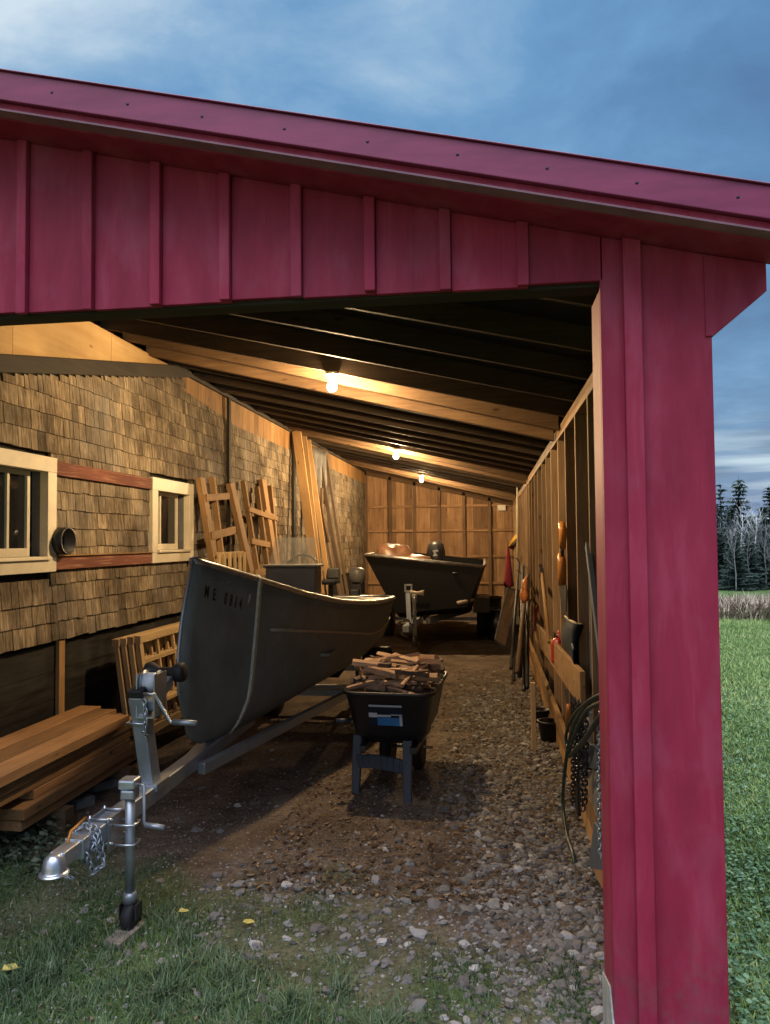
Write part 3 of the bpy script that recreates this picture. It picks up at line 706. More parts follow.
for (yq, w_, zq) in ((6.85, .46, .25), (6.02, .38, .375), (7.2, .38, .375)):
    b = MB(); b.bar((BX-w_, yq, zq), (BX+w_, yq, zq), .05, .05); b.build('cross_member', M['galv'], tr)
# coupler
cp = V((TX, yc0, zc0)); b = MB()
b.prism([(TX-.04, TY0+.10, TZ0-.036), (TX+.04, TY0+.10, TZ0-.036), (TX+.04, TY0+.10, TZ0+.042), (TX-.04, TY0+.10, TZ0+.042)], (0, -.13, 0))
b.prism([(TX-.03, TY0-.03, TZ0-.02), (TX+.03, TY0-.03, TZ0-.02), (TX+.03, TY0-.03, TZ0+.036), (TX-.03, TY0-.03, TZ0+.036)], V((0, cp.y-TY0+.05, 0)))
b.lathe([(0, .045), (.02, .042), (.035, .027), (.042, .0), (.043, -.018), (.054, -.022), (.054, -.03), (.042, -.034)], (cp.x, cp.y, cp.z), 20); b.build('coupler', M['zinc'], tr, bevel=.004)
b = MB(); b.tube([(TX, cp.y+.09, TZ0+.045), (TX-.005, cp.y+.12, TZ0+.075), (TX, cp.y+.22, TZ0+.092)], .006, 6); b.build('coupler_latch', M['ohandle'], tr)
# safety chains coiled on the coupler
b = MB(); rr = random.Random(3)
def chain(b, pts, r=.011, wire=.0032, step=.019):
    pts = [V(p) for p in pts]; d = [0]
    for p, q in zip(pts[:-1], pts[1:]): d.append(d[-1]+(q-p).length)
    s_ = 0; k = 0
    while s_ < d[-1]:
        i = max(j for j in range(len(d)) if d[j] <= s_); i = min(i, len(pts)-2)
        t = (s_-d[i])/max(1e-6, d[i+1]-d[i]); p = pts[i].lerp(pts[i+1], t); a = (pts[i+1]-pts[i]).normalized()
        sd = a.cross(V((0, 0, 1)));  sd = sd.normalized() if sd.length > .05 else V((1, 0, 0)); u = sd.cross(a)
        e = sd if k % 2 else u
        b.tube([p+a*(r*1.25*math.cos(w))+e*(r*.75*math.sin(w)) for w in np.linspace(0, 2*math.pi, 9)[:-1]], wire, 5, closed=True)
        s_ += step; k += 1
yy = TY0+.03
loop = [V((TX+.05*math.cos(t)*(1+.2*math.sin(3.3*t)), yy+.03*math.sin(t*1.7)+.05*math.sin(.37*t), TZ0-.01+.07*math.sin(t)-(.03 if math.sin(t) < 0 else 0))) for t in np.linspace(0, 3.4*math.pi, 40)]
chain(b, loop, .013, .004, .021); chain(b, [V((TX+.05, yy+.05, TZ0)), V((TX+.075, yy+.03, TZ0-.09)), V((TX+.06, yy-.02, TZ0-.10)), V((TX+.05, yy-.05, TZ0-.02))], .013, .004, .021)
b.build('safety_chain', M['galv'], tr)
# jack
jt, jb = P(129, 783, Y=3.0), P(131, 905, Y=3.0); jx, jy = jt.x*.5+jb.x*.5, 3.0
b = MB(); b.lathe([(.020, jb.z+.055), (.020, jt.z-.06)], (jx, jy, 0), 16); b.lathe([(.02, jb.z+.01), (.03, jb.z+.012), (.03, jb.z+.04), (.0245, jb.z+.055)], (jx, jy, 0), 16); jk = b.build('jack', M['galv'], tr)
b = MB(); b.box(jx-.04, jx+.036, jy-.037, jy+.037, jt.z-.02, jt.z+.022); b.box(jx-.034, jx+.03, jy-.03, jy+.03, jt.z-.065, jt.z-.0205); b.build('jack_head', M['zinc'], jk, bevel=.01)
b = MB(); b.tube([(jx+.036, jy, jt.z-.005), (jx+.06, jy, jt.z-.005), (jx+.062, jy, jt.z-.16), (jx+.075, jy-.0, jt.z-.175)], .007, 8); b.tube([(jx+.066, jy, jt.z-.17), (jx+.15, jy, jt.z-.178)], .012, 10); b.build('jack_crank', M['galv'], jk)
rot = Matrix.Rotation(math.pi/2, 3, 'Y'); b = MB(); b.lathe([(.0, -.018), (.02, -.025), (.05, -.025), (.062, -.016), (.062, .016), (.05, .025), (.02, .025), (0, .018)], (jx+.004, jy+.005, jb.z-.045), 22, rot); b.build('jack_wheel', M['rubber'], jk)
for xq in (jx-.034, jx+.036): b = MB(); b.box(xq, xq+.005, jy-.03, jy+.03, jb.z-.05, jb.z+.012); b.build('fork_plate', M['chain'], jk)
b = MB()                                        # mounting bracket + u-bolts
tz = lerp(TZ0, TZ1, (jy-TY0)/(TY1-TY0))
b.box(TX+.0385, TX+.046, jy-.07, jy+.07, tz-.085, tz+.05); b.box(TX-.046, TX-.0385, jy-.07, jy+.07, tz-.06, tz+.05)
for yq in (jy-.06, jy+.06):
    b.tube([(TX-.055, yq, tz+.046), (TX+.06, yq, tz+.046)], .006, 8); b.tube([(TX-.055, yq, tz-.05), (TX+.06, yq, tz-.05)], .006, 8); b.tube([(TX-.042, yq, tz+.06), (TX-.042, yq, tz-.05)], .006, 8)
for zq in (tz+.015, tz-.065):
    b.tube([(TX+.046, jy-.034, zq), (jx+.0, jy-.034, zq), (jx+.03, jy-.03, zq), (jx+.034, jy, zq), (jx+.03, jy+.03, zq), (TX+.046, jy+.034, zq)], .0055, 8)
b.build('jack_bracket', M['zinc'], jk)
# winch post, winch, bow stop
wb, wt = P(151, 783, X=TX-.01), P(139, 694, X=TX-.01)
b = MB(); b.bar(wb, wt, .065, .085, up=(0, 1, 0), tone=.5); wp = b.build('winch_post', M['galv'], tr, bevel=.006)
b = MB(); b.bar(wt+(wt-wb)*.001, wt+(wt-wb).normalized()*.035, .07, .09, up=(0, 1, 0)); b.build('post_cap', M['rubber'], wp, bevel=.006)
b = MB(); b.box(TX-.048, TX+.048, wb.y-.06, wb.y+.07, wb.z-.02, wb.z+.012); b.build('post_bracket', M['zinc'], wp)
q = lerp(wt, wb, .3); b = MB(); b.tube([q+V((-.06, .05, 0)), q+V((-.055, -.05, 0)), q+V((.05, -.05, .0))], .006, 8); b.build('u_bolt', M['zinc'], wp)
wc = P(152, 682, X=TX+.035); rot = Matrix.Rotation(math.pi/2, 3, 'Y')
b = MB(); b.lathe([(.0, -.036), (.056, -.036), (.056, -.033), (.034, -.032), (.034, .032), (.056, .033), (.056, .036), (0, .036)], wc, 24, rot); wi = b.build('winch_drum', M['galv'], wp)
b = MB(); b.lathe([(.035, -.03), (.044, -.03), (.044, .03), (.035, .03)], wc, 20, rot); b.build('winch_strap', M['white_s'], wi)
b = MB(); b.box(wc.x-.045, wc.x-.041, wc.y-.07, wc.y+.06, wt.z-.10, wc.z+.045); b.box(wc.x+.041, wc.x+.045, wc.y-.07, wc.y+.06, wt.z-.10, wc.z+.045); b.box(wc.x-.0405, wc.x+.0405, wc.y-.07, wc.y+.05, wt.z-.104, wt.z-.098); b.build('winch_frame', M['zinc'], wi)
b = MB(); ka = P(154, 694, X=wc.x+.05); kb = P(170, 722, X=wc.x+.07); kc = P(185, 724, X=wc.x+.17)
b.tube([ka-V((.05, 0, 0)), ka, kb, kb+V((.01, 0, -.004))], .008, 8); crk = b.build('winch_crank', M['zinc'], wi)
b = MB(); b.tube([kb+V((.012, 0, 0)), kb+V((.13, 0.0, -.003))], .0135, 10); b.build('crank_grip', M['galv'], crk)
rc = P(168, 671, X=BX0+.02); b = MB(); sp_ = V((rc.x, rc.y-.03, rc.z))
b.lathe([(0, -.10), (.042, -.10), (.048, -.09), (.048, -.065), (.026, -.03), (.024, 0), (.026, .03), (.048, .065), (.048, .09), (.042, .10), (0, .10)], sp_, 20, rot); b.build('bow_roller', M['rubber'], wp)
b = MB(); b.bar(wt+V((.05, .02, -.06)), sp_+V((.03, -.02, -.035)), .035, .05); b.bar(wt+V((-.05, .02, -.06)), sp_+V((-.06, -.02, -.035)), .02, .05); b.build('bow_stop_arm', M['galv'], wp, bevel=.004)
b = MB(); chain(b, [wt+V((.04, -.03, -.03)), wt+V((.05, -.03, -.10)), wt+V((.035, -.02, -.17)), wt+V((.03, .03, -.2))], .013, .004, .021); b.build('winch_chain', M['zinc'], wp)
blk = MB(); blk.prism([(jx-.045, jy-.13, -.02), (jx+.03, jy-.15, -.02), (jx+.055, jy+.04, -.02), (jx-.03, jy+.05, -.02)], (0, 0, .035+max(0, jb.z-.045-.062-.015)*.0)); blk.build('wood_block', M['greyboard'], label='short grey board on the ground under the trailer jack wheel', cat='board', bevel=.004)

# ================================================================ REAR BOAT AND TRAILER
RY = 10.5
def RP(px, py, y=RY): return P(px, py, Y=y)
tl, trr, br, bl = RP(365, 555), RP(483, 567), RP(467, 607), RP(396, 613)
b2 = thing('jon_boat', 'black flat bowed jon boat at the back of the shed', 'boat', ((tl.x+trr.x)/2, 12.5, .6))
b = MB()
sect = []
for y, sc_, dz in ((RY, 1.0, 0.0), (RY+.5, 1.02, -.10), (RY+1.2, 1.03, -.17), (RY+4.0, 1.0, -.17)):
    cx = (tl.x+trr.x)/2; f = lambda p, lo: V((cx+(p.x-cx)*sc_, y, p.z+(dz if lo else 0)))
    sect.append([f(tl, 0), f(bl, 1), f(br, 1), f(trr, 0)])
vs = [p for s_ in sect for p in s_]; fs = []
for i in range(3):
    for k in range(3): fs.append((4*i+k, 4*i+k+1, 4*i+k+5, 4*i+k+4))
fs += [(0, 1, 2, 3), (12, 13, 14, 15)]
b.add(vs, fs); h2 = b.build('hull', M['hull2'], b2, solid=.02, bevel=.03)
b = MB(); b.tube([s_[0] for s_ in sect[::-1]]+[s_[3] for s_ in sect], .026, 8); b.build('gunwale', M['gunwale'], b2)
b = MB(); b.prism([sect[0][0]+V((.03, .02, 0)), sect[0][3]+V((-.03, .02, 0)), sect[1][3]+V((-.05, .0, 0)), sect[1][0]+V((.05, 0, 0))], (0, 0, .012)); b.build('fore_deck', M['hull2'], b2)
b = MB(); e = RP(455, 571); b.blob((e.x, RY-.02, e.z-.03), .03, 8, .1, (1.6, .5, .5)); b.build('bow_handle', M['chain'], b2)
ot = RP(435, 541, 14.4); ob = RP(435, 562, 14.4); b = MB(); hh = ot.z-ob.z
b.lathe([(0, hh), (.09, hh*.97), (.15, hh*.82), (.18, hh*.5), (.185, hh*.1), (.17, -.05), (0, -.06)], (ot.x, 14.6, ob.z), 20); oc = b.build('outboard_cowl', M['cowl'], b2)
b = MB(); b.box(ot.x-.08, ot.x+.08, 14.53, 14.68, .45, ob.z-.05); b.box(ot.x-.14, ot.x+.14, 14.42, 14.66, ob.z-.22, ob.z-.055); b.build('outboard_leg', M['cowl'], b2)
b = MB(); c = V((ot.x, 14.415, ob.z+hh*.42))
b.prism([c+V((-.06, 0, .05)), c+V((.05, .0, .07)), c+V((.06, 0, .03)), c+V((-.01, 0, .03)), c+V((.05, 0, -.05)), c+V((-.05, 0, -.06)), c+V((-.02, 0, 0))], (0, .02, 0)); b.build('emblem', M['white_s'], oc)
# brown cover humped over its seats
b = MB(); p = RP(392, 551, 11.6); b.blob((p.x, 11.9, p.z-.14), .42, 18, .16, (.85, 1.3, .62)); p2 = RP(412, 556, 11.6); b.blob((p2.x, 11.7, p2.z-.10), .22, 14, .2, (1.5, 1.2, .6))
b.build('boat_cover', M['brownt'], label='crumpled brown cover lying over the black jon boat', cat='boat cover')
tr2 = thing('boat_trailer', 'dark boat trailer with jack and coiled chain under the black jon boat', 'trailer', ((tl.x+trr.x)/2, 12.5, 0))
jx2 = RP(411, 600, 9.9).x; cx2 = (tl.x+trr.x)/2
b = MB(); b.bar((jx2-.03, 9.5, .48), (cx2, 12.0, .5), .08, .08); b.build('tongue', M['galv'], tr2)
for sd in (-1, 1):
    b = MB(); b.bar((cx2+sd*.05, 10.6, .47), (cx2+sd*.55, 12.2, .47), .06, .08); b.bar((cx2+sd*.55, 12.2, .47), (cx2+sd*.55, 14.3, .47), .06, .08); b.build('frame_rail', M['galv'], tr2)
    c = (cx2+sd*.78, 12.6, .29); rot = Matrix.Rotation(math.pi/2, 3, 'Y')
    b = MB(); b.lathe([(.15, -.08), (.27, -.08), (.29, -.05), (.29, .05), (.27, .08), (.15, .08)], c, 24, rot); w_ = b.build('wheel', M['rubber'], tr2)
    b = MB(); b.lathe([(0, -.04), (.149, -.06), (.149, .06), (0, .04)], c, 20, rot); b.build('rim', M['cowlg'], w_)
    b = MB(); b.box(c[0]-.13, c[0]+.13, 12.2, 13.0, .66, .675); b.prism([(c[0]-.13, 12.2, .66), (c[0]+.13, 12.2, .66), (c[0]+.13, 12.02, .45), (c[0]-.13, 12.02, .45)], (0, -.005, .01)); b.build('fender', M['galv'], tr2)
b = MB(); b.bar((cx2-.75, 12.6, .29), (cx2+.75, 12.6, .29), .05, .05); b.build('axle', M['galv'], tr2)
wt2, wb2 = RP(409, 588, 10.0), RP(411, 628, 10.0)
b = MB(); b.bar((wb2.x-.02, 10.0, .5), (wt2.x-.02, 10.05, wt2.z-.05), .06, .07, up=(0, 1, 0)); b.build('winch_post', M['galv'], tr2)
b = MB(); s0 = V((wt2.x, 9.98, wt2.z)); 
for a, c in (((-.07, -.06), (-.07, .06)), ((.05, -.06), (.05, .06)), ((-.085, .06), (.065, .06)), ((-.085, -.06), (.065, -.06))): b.bar(s0+V((a[0]*.7, 0, a[1]*.7)), s0+V((c[0]*.7, 0, c[1]*.7)), .02, .02, up=(0, 1, 0))
b.build('winch_bracket', M['white_s'], tr2)
b = MB(); p = RP(417, 593, 9.95); b.lathe([(0, -.09), (.04, -.09), (.02, 0), (.04, .09), (0, .09)], p, 14, Matrix.Rotation(math.pi/2, 3, 'Y')); b.build('bow_roller', M['jug'], tr2)
b = MB(); p = RP(414.5, 610, 9.6); pb = RP(414.5, 640, 9.6); b.lathe([(.025, pb.z), (.025, p.z+.1), (.032, p.z+.1), (.032, p.z+.2)], (p.x, 9.6, 0), 12); b.build('jack', M['zinc'], tr2)
b = MB(); b.lathe([(0, -.03), (.05, -.035), (.075, -.03), (.075, .03), (.05, .035), (0, .03)], (p.x, 9.6, pb.z-.02), 16, Matrix.Rotation(math.pi/2, 3, 'Y')); b.build('jack_wheel', M['rubber'], tr2)
b = MB(); q = RP(405, 628, 9.6); chain(b, [q+V((.08*math.cos(t), .04*math.sin(2*t), .10*math.sin(t))) for t in np.linspace(0, 9, 40)], .02, .006, .03); b.build('safety_chain', M['chain'], tr2)
b = MB(); q = RP(465, 603, 10.4); b.tube([q+V((-.1, 0, 0)), q+V((.12, .2, .03))], .025, 8); b.build('guide_post', M['jug'], tr2)

# ================================================================ GARDEN CART WITH FIREWOOD
yc_ = 4.62
f0, f1 = P(341, 692, Y=yc_), P(433, 704, Y=yc_-.03)      # near rim corners
zr = .655
cart = thing('garden_cart', 'black poly yard cart with blue label and grey legs', 'cart', ((f0.x+f1.x)/2, 4.9, 0))
ang = math.atan2(f1.y-f0.y, f1.x-f0.x); ux = V((math.cos(ang), math.sin(ang), 0)); uy = V((-ux.y, ux.x, 0)); O = V((f0.x, f0.y, 0)); W = (f1-f0).xy.length
def CP(u, v, z): return O+ux*u+uy*v+V((0, 0, z))
def rrect(w0, w1, v0, v1, z, r, n=5):
    pts = []
    for cx_, cy_, a0 in ((w1-r, v1-r, 0), (w0+r, v1-r, 90), (w0+r, v0+r, 180), (w1-r, v0+r, 270)):
        for k in range(n): a = math.radians(a0+90*k/(n-1)); pts.append(CP(cx_+r*math.cos(a), cy_+r*math.sin(a), z))
    return pts
def zr_(k): return zr
Lc = .84
loops = [rrect(.10, W-.10, .14, Lc-.2, .33, .06), rrect(.06, W-.06, .07, Lc-.1, .40, .07), rrect(.015, W-.015, .015, Lc-.015, zr-.02, .085), rrect(0, W, 0, Lc, zr, .09)]
b = MB(); n = len(loops[0]); vs = [p for l in loops for p in l]; fs = [tuple(range(n))[::-1]]
for i in range(3):
    for k in range(n): fs.append((i*n+k, i*n+(k+1) % n, (i+1)*n+(k+1) % n, (i+1)*n+k))
b.add(vs, fs, None, .5, True); tray = b.build('tray', M['blackp'], cart, solid=.008)
b = MB(); b.tube(loops[-1], .013, 8, closed=True); b.build('tray_rim', M['blackp'], tray)
# legs
la, lb_ = P(357.5, 782, Y=4.78), P(407, 797, Y=4.66)
b = MB()
for px, py0, py1, yy in ((358, 733, 783, 4.80), (407.5, 740, 798, 4.68)):
    t_, q_ = P(px, py0, Y=yy), P(px, py1, Y=yy); q_.z = -.01; t_.z = .36
    b.bar(q_+V((-.006 if px < 380 else .006, -.05, 0)), t_, .05, .045, up=(0, 1, 0), tone=.5, w1=.06)
t0, t1 = P(358, 757, Y=4.80), P(407.5, 763, Y=4.68); t0.z = t1.z = .20
arch = []
for k in range(9):
    t = k/8; arch.append((lerp(t0, t1, t), .012*math.sin(math.pi*t)))
for (p, a), (q, c) in zip(arch[:-1], arch[1:]): b.bar(p+V((0, -.03, a)), q+V((0, -.03, c)), .03, .085-.04*0, tone=.5)
b.build('leg_stand', M['legp'], cart, bevel=.006)
b = MB(); 
for u in (.13, W-.13): b.bar(CP(u, .02, .315), CP(u, Lc-.1, .29), .04, .035)
b.build('undercarriage', M['blackp'], cart)
for u in (.16, W-.20):
    c = CP(u, Lc-.12, .15); b = MB(); rm = Matrix.Rotation(ang, 3, 'Z') @ Matrix.Rotation(math.pi/2, 3, 'Y')
    b.lathe([(.09, -.035), (.13, -.04), (.15, -.02), (.15, .02), (.13, .04), (.09, .035)], c, 24, rm); w_ = b.build('wheel', M['rubber'], cart)
    b = MB(); b.lathe([(0, -.03), (.089, -.035), (.089, .035), (0, .03)], c, 16, rm); b.build('rim', M['cowlg'], w_)
b = MB(); b.tube([CP(.1, Lc-.12, .15), CP(W-.1, Lc-.12, .15)], .011, 8); b.tube([CP(.1, .38, .30), CP(W-.1, .38, .30)], .012, 8); b.build('axle', M['galv'], cart)
b = MB(); b.tube([CP(-.05, .06, .47), CP(.04, .10, .465)], .014, 8); b.build('tow_handle', M['legp'], cart)
# label on the near wall of the tray
n0 = CP(W*.30, .022, .565); n1 = CP(W*.68, .022, .565); dn = (CP(0, .07, .40)-CP(0, .015, zr-.02)).normalized()
ex_ = (n1-n0).normalized(); nn = ex_.cross(dn).normalized()
if nn.y > 0: nn = -nn
k0 = CP(0, .015, zr-.02); 
def LB(u, w): return CP(u, .015, zr-.02)+dn*w+nn*.0075
def patch(u0, u1, w0, w1, mat, name, off, par):
    b = MB(); b.prism([LB(u0, w0)+nn*off, LB(u1, w0)+nn*off, LB(u1, w1)+nn*off, LB(u0, w1)+nn*off], nn*.0006, tone=.5); return b.build(name, mat, par)
ua, ub = W*.29, W*.66
lbl = patch(ua, ub, .045, .185, M['navy'], 'label', 0, tray)
patch(ua+.004, ub-.002, .048, .060, M['white_s'], 'label_stripe', .001, lbl)
patch(ua+.002, ua+.055, .10, .13, M['white_s'], 'label_block', .001, lbl); patch(ua+.056, ua+.14, .112, .126, M['white_s'], 'label_block', .0012, lbl)
patch(ua+.056, ub-.02, .131, .183, M['blue_s'], 'label_block', .001, lbl); patch(ub-.019, ub-.001, .118, .183, M['white_s'], 'label_block', .001, lbl)
patch(ua+.14, ub-.001, .108, .114, M['white_s'], 'label_stripe', .001, lbl)
# firewood heap, every piece on its own
wl = random.Random(11); pieces = []
def log(c, yaw, pitch, ln, r, bark):
    poly = []; n = wl.choice((3, 4, 4, 5))
    a0 = wl.uniform(0, 6.28)
    for k in range(n):
        a = a0+2*math.pi*k/n+wl.uniform(-.3, .3); poly.append((math.cos(a)*r*wl.uniform(.7, 1.15), math.sin(a)*r*wl.uniform(.7, 1.15)))
    mt = Matrix.Rotation(yaw, 3, 'Z') @ Matrix.Rotation(pitch, 3, 'Y')
    b = MB(); ns = 5; vs, gc = [], []; off = V((wl.uniform(0, 50),)*3)
    bend = wl.uniform(-.015, .015); tw = wl.uniform(-.25, .25)
    for i in range(ns):
        t = i/(ns-1)-.5; ta = tw*t; sc_ = 1+wl.uniform(-.12, .12)
        for (py_, pz_) in poly:
            q = V((t*ln, (py_*math.cos(ta)-pz_*math.sin(ta))*sc_+bend*(1-4*t*t), (py_*math.sin(ta)+pz_*math.cos(ta))*sc_))
            vs.append(V(c)+mt @ q); gc.append(q+off)
    fs = [tuple(range(n))[::-1], tuple((ns-1)*n+k for k in range(n))]
    for i in range(ns-1):
        for k in range(n): fs.append((i*n+k, i*n+(k+1) % n, (i+1)*n+(k+1) % n, (i+1)*n+k))
    b.add(vs, fs, gc, wl.random())
    b.build('firewood', M['firebark'] if bark else M['firewood'], bevel=0, group='firewood heaped in the yard cart', cat='firewood',
            label='dark barked piece of firewood in the heap on the black yard cart' if bark else 'split pale piece of firewood in the heap on the black yard cart')
for lay in range(9):
    z = .55+lay*.027; m_ = .02+.009*lay
    for k in range(15 if lay > 3 else 10):
        v = lerp(m_+(.045 if lay > 3 else .09), Lc-m_-.08, (k+wl.uniform(.1, .9))/(15 if lay > 3 else 10)); edge = 1-abs(2*v/Lc-1)
        if lay > 5 and edge < .17*(lay-5): continue
        ln = wl.uniform(.15, .32); u = W/2+wl.uniform(-.24, .24)
        ln = min(ln, .40 if lay > 3 else .30); lim = max(0, W/2-(.0 if lay > 4 else .06)-ln/2); u = W/2+max(-lim, min(lim, u-W/2))
        log(CP(u, v, z+wl.uniform(-.012, .012)+.05*edge), ang+(wl.gauss(0, .5) if lay < 5 or wl.random() < .7 else wl.uniform(-1.3, 1.3)), wl.gauss(0, .1), ln, wl.uniform(.014, .028), wl.random() < .18)
for k in range(9):                               # kindling standing out at the near right
    log(CP(W-.15+wl.uniform(-.09, .05), .16+wl.uniform(-.02, .12), .73+wl.uniform(-.01, .05)), ang+1.2+wl.uniform(-.7, .7), wl.uniform(-.5, .3), wl.uniform(.12, .22), wl.uniform(.009, .015), False)
# ================================================================ LUMBER PILE (left)
rl = random.Random(5)
names = 'rough orange plank in the lumber pile along the house wall'
lay_z = .06
layers = [  # near-end y, front x
 (3.60, -2.42, 2), (3.66, -2.40, 3), (3.74, -2.43, 3), (2.2, -2.44, 3), (2.1, -2.42, 3), (2.0, -2.39, 3)]
pw = .158
z = .115
for li, (ye, xf, nb) in enumerate(layers):
    th = .058 if li not in (2,) else .05
    for k in range(nb):
        x1 = xf-k*(pw+.004); x0 = x1-pw
        y0 = ye+(rl.uniform(-.04, .08) if ye > 2.5 else rl.uniform(-.2, .1)); y1 = 4.95+rl.uniform(-.12, .1)-(.12 if li == 5 and k == 0 else 0)
        if x0 < XH-.01: x0 = XH-.005
        b = MB(); sk = rl.uniform(-.008, .008)
        b.prism([(x0+sk, y0, z), (x1+sk, y0, z), (x1-sk, y1, z), (x0-sk, y1, z)], (0, 0, th-.002), axis=1)
        lab = names
        if li == 5: lab = 'rough orange plank lying on top of the lumber pile'
        if li == 0: lab = 'short rough plank at the bottom of the lumber pile'
        b.build('plank', M['lumber'], bevel=.003, label=lab, cat='plank', group='planks piled along the house wall')
    z += th+(.002 if li != 1 else .0)
for y in (2.6, 3.95, 4.7):
    b = MB(); b.box(-2.87, -2.36, y, y+.09, -.01, .113, axis=0)
    b.build('bearer', M['oldpole'], label='short bearer block lying under the lumber pile', cat='timber block', group='bearers under the lumber pile')
# flat stones beside the pile
for (px, py, s_, lab) in ((95, 783, .14, 'larger flat grey paving stone at the end of the lumber pile'), (78, 800, .10, 'small flat grey stone on the dirt in front of the larger paving stone'), ):
    p = P(px, py, Z=.03); b = MB(); poly = []
    for a in (20, 85, 160, 215, 290): poly.append((p.x+s_*math.cos(math.radians(a))*1.1, p.y+s_*math.sin(math.radians(a))*.8, -.02))
    b.prism(poly, (0.0, 0, .075)); b.build('flat_stone', M['rock'], bevel=.012, label=lab, cat='stone')

# ================================================================ SASHES BY THE WALL
s0 = P(134, 636, X=-2.6)
zt_ = s0.z; yA = s0.y; yB = yA+1.5
def sash(x, y0, y1, z0, z1, lean, nx, nz, label, tone):
    b = MB(); w, t = .055, .034
    xt, xb = x, x+lean
    def bar(a, c, ww, tt=t): b.bar(a, c, ww, tt, up=(1, 0, 0), tone=tone+R(-.1, .1))
    q = lambda y, z: V((lerp(xb, xt, (z-z0)/(z1-z0)), y, z))
    bar(q(y0, z1-w/2), q(y1, z1-w/2), w, .052); bar(q(y0, z0+w/2), q(y1, z0+w/2), w)
    bar(q(y0+w/2, z0+w), q(y0+w/2, z1-w), w); bar(q(y1-w/2, z0+w), q(y1-w/2, z1-w), w)
    for k in range(1, nx): yy = lerp(y0+w/2, y1-w/2, k/nx); bar(q(yy, z0+w), q(yy, z1-w), .028, .024)
    for k in range(1, nz): zz = lerp(z0+w/2, z1-w/2, k/nz); bar(q(y0+w, zz), q(y1-w, zz), .032, .03)
    return b.build('window_sash', M['sash'], label=label, cat='window sash', group='old window sashes stacked on edge by the wall', bevel=.002)
labs = ['outermost pale wooden window sash in the stack facing the boat', 'pale wooden window sash second from the front of the stack', 'pale wooden window sash third from the front of the stack', 'pale wooden window sash at the back of the stack by the wall']
for i in range(4): sash(-2.58-i*.046, yA-.02*i, yB-.01*i, zt_-.72, zt_-i*.006, .10, 5, 4, labs[i], .6-.12*i)
# ================================================================ TALL WOODEN FRAMES LEANING ON THE HOUSE
def frame(stiles, rungs, label, mat, thick=.055):
    """stiles: list of (top px,py ; bottom px,py ; width) on leaning plane"""
    t = thing('wooden_frame', label, 'wooden frame', (-2.5, 8, 0), 'wooden frames leaning on the shingled wall')
    def LP_(px, py):                              # leaning plane : x = -2.84 + .16*(2.3-z)
        d = MCAM @ V(((px-385)/F, -(py-512)/F, -1)); k = .17
        tt = (-2.84+k*(2.3-EYE.z)-EYE.x)/(d.x+k*d.z); return EYE+d*tt
    for (a, c, w) in stiles:
        p, q = LP_(*a), LP_(*c); q2 = q+(q-p)*((q.z-.02)/(p.z-q.z))
        b = MB(); b.bar(q2, p, w, thick, up=(1, 0, .15)); b.build('stile', mat, t, bevel=.003)
    for (a, c, w) in rungs:
        p, q = LP_(*a), LP_(*c); b = MB(); b.bar(p+V((.03, 0, 0)), q+V((.03, 0, 0)), .025, w, up=(0, 0, 1)); b.build('rung', mat, t, bevel=.002)
    return t
frame([((200, 478), (214, 562), .13), ((212, 477), (221, 552), .045)], [((203, 498), (226, 496), .07), ((208, 536), (232, 530), .08)], 'nearest tan wooden frame leaning on the shingled wall, beside the small window', M['tan'])
frame([((230, 483), (252, 580), .15), ((243, 481), (258, 575), .05), ((257, 487), (268, 575), .05)], [((246, 509), (271, 518), .06), ((249, 541), (267, 545), .07), ((252, 573), (268, 571), .07)], 'middle tan wooden frame with three crosspieces leaning on the shingled wall', M['tan'])
frame([((262, 480), (275, 565), .16), ((270, 486), (277, 560), .05)], [((262, 512), (275, 519), .06)], 'far tan wooden frame leaning on the wall, right of the middle frame', M['tan'])
# slatted rack
c = P(229, 560, X=-2.45); t = thing('slatted_rack', 'small pale slatted wooden rack standing behind the bow of the near boat', 'rack', (c.x, c.y, 0))
p0, p1 = P(216, 556, X=-2.45), P(242, 554, X=-2.45)
b = MB(); b.bar(p0, p1, .03, .06); b.bar(p0+V((0, 0, -.75)), p1+V((0, 0, -.75)), .03, .06); b.build('rail', M['sash'], t)
for k in range(6):
    q = p0.lerp(p1, k/5); b = MB(); b.bar(q+V((.025, 0, .02)), q+V((.045, 0, -1.3 if k in (0, 5) else -.78)), .045, .018, up=(1, 0, 0)); b.build('slat', M['sash'], t)
# ================================================================ TALL BOARDS, POLES, TARP
for i, (a, c, w, lab) in enumerate((((296.5, 431), (311, 540), .155, 'leftmost tall pale board of the three leaning on the house wall'), ((303.5, 433), (316, 545), .10, 'middle tall pale board of the three leaning on the house wall'), ((308.5, 440), (325, 560), .085, 'rightmost tall pale board of the three leaning on the house wall'))):
    p = P(*a, X=-2.80+.03*i); q = P(*c, X=-2.52+.03*i); q2 = q+(q-p)*((q.z)/(p.z-q.z))
    b = MB(); b.bar(q2, p, w*.85, .035, up=(0, 1, 0)); b.build('tall_board', M['pale'], label=lab, cat='board', group='tall pale boards leaning on the house wall', bevel=.003)
for i, (a, c, r, lab) in enumerate((((313, 470), (338, 585), .035, 'long dark pole leaning nearest the hanging grey tarp'), ((320, 462), (341, 585), .04, 'long brown pole leaning on the house wall behind the boat console'), ((325, 450), (346, 585), .03, 'thin dark pole leaning farthest along the house wall'))):
    p = P(*a, X=-2.82); q = P(*c, X=-2.40); q2 = q+(q-p)*((q.z)/(p.z-q.z))
    b = MB(); b.bar(q2, p, r*2.2, r*1.4, up=(1, 0, 0)); b.build('pole', M['oldpole'], label=lab, cat='pole', group='poles leaning on the house wall', bevel=.006)
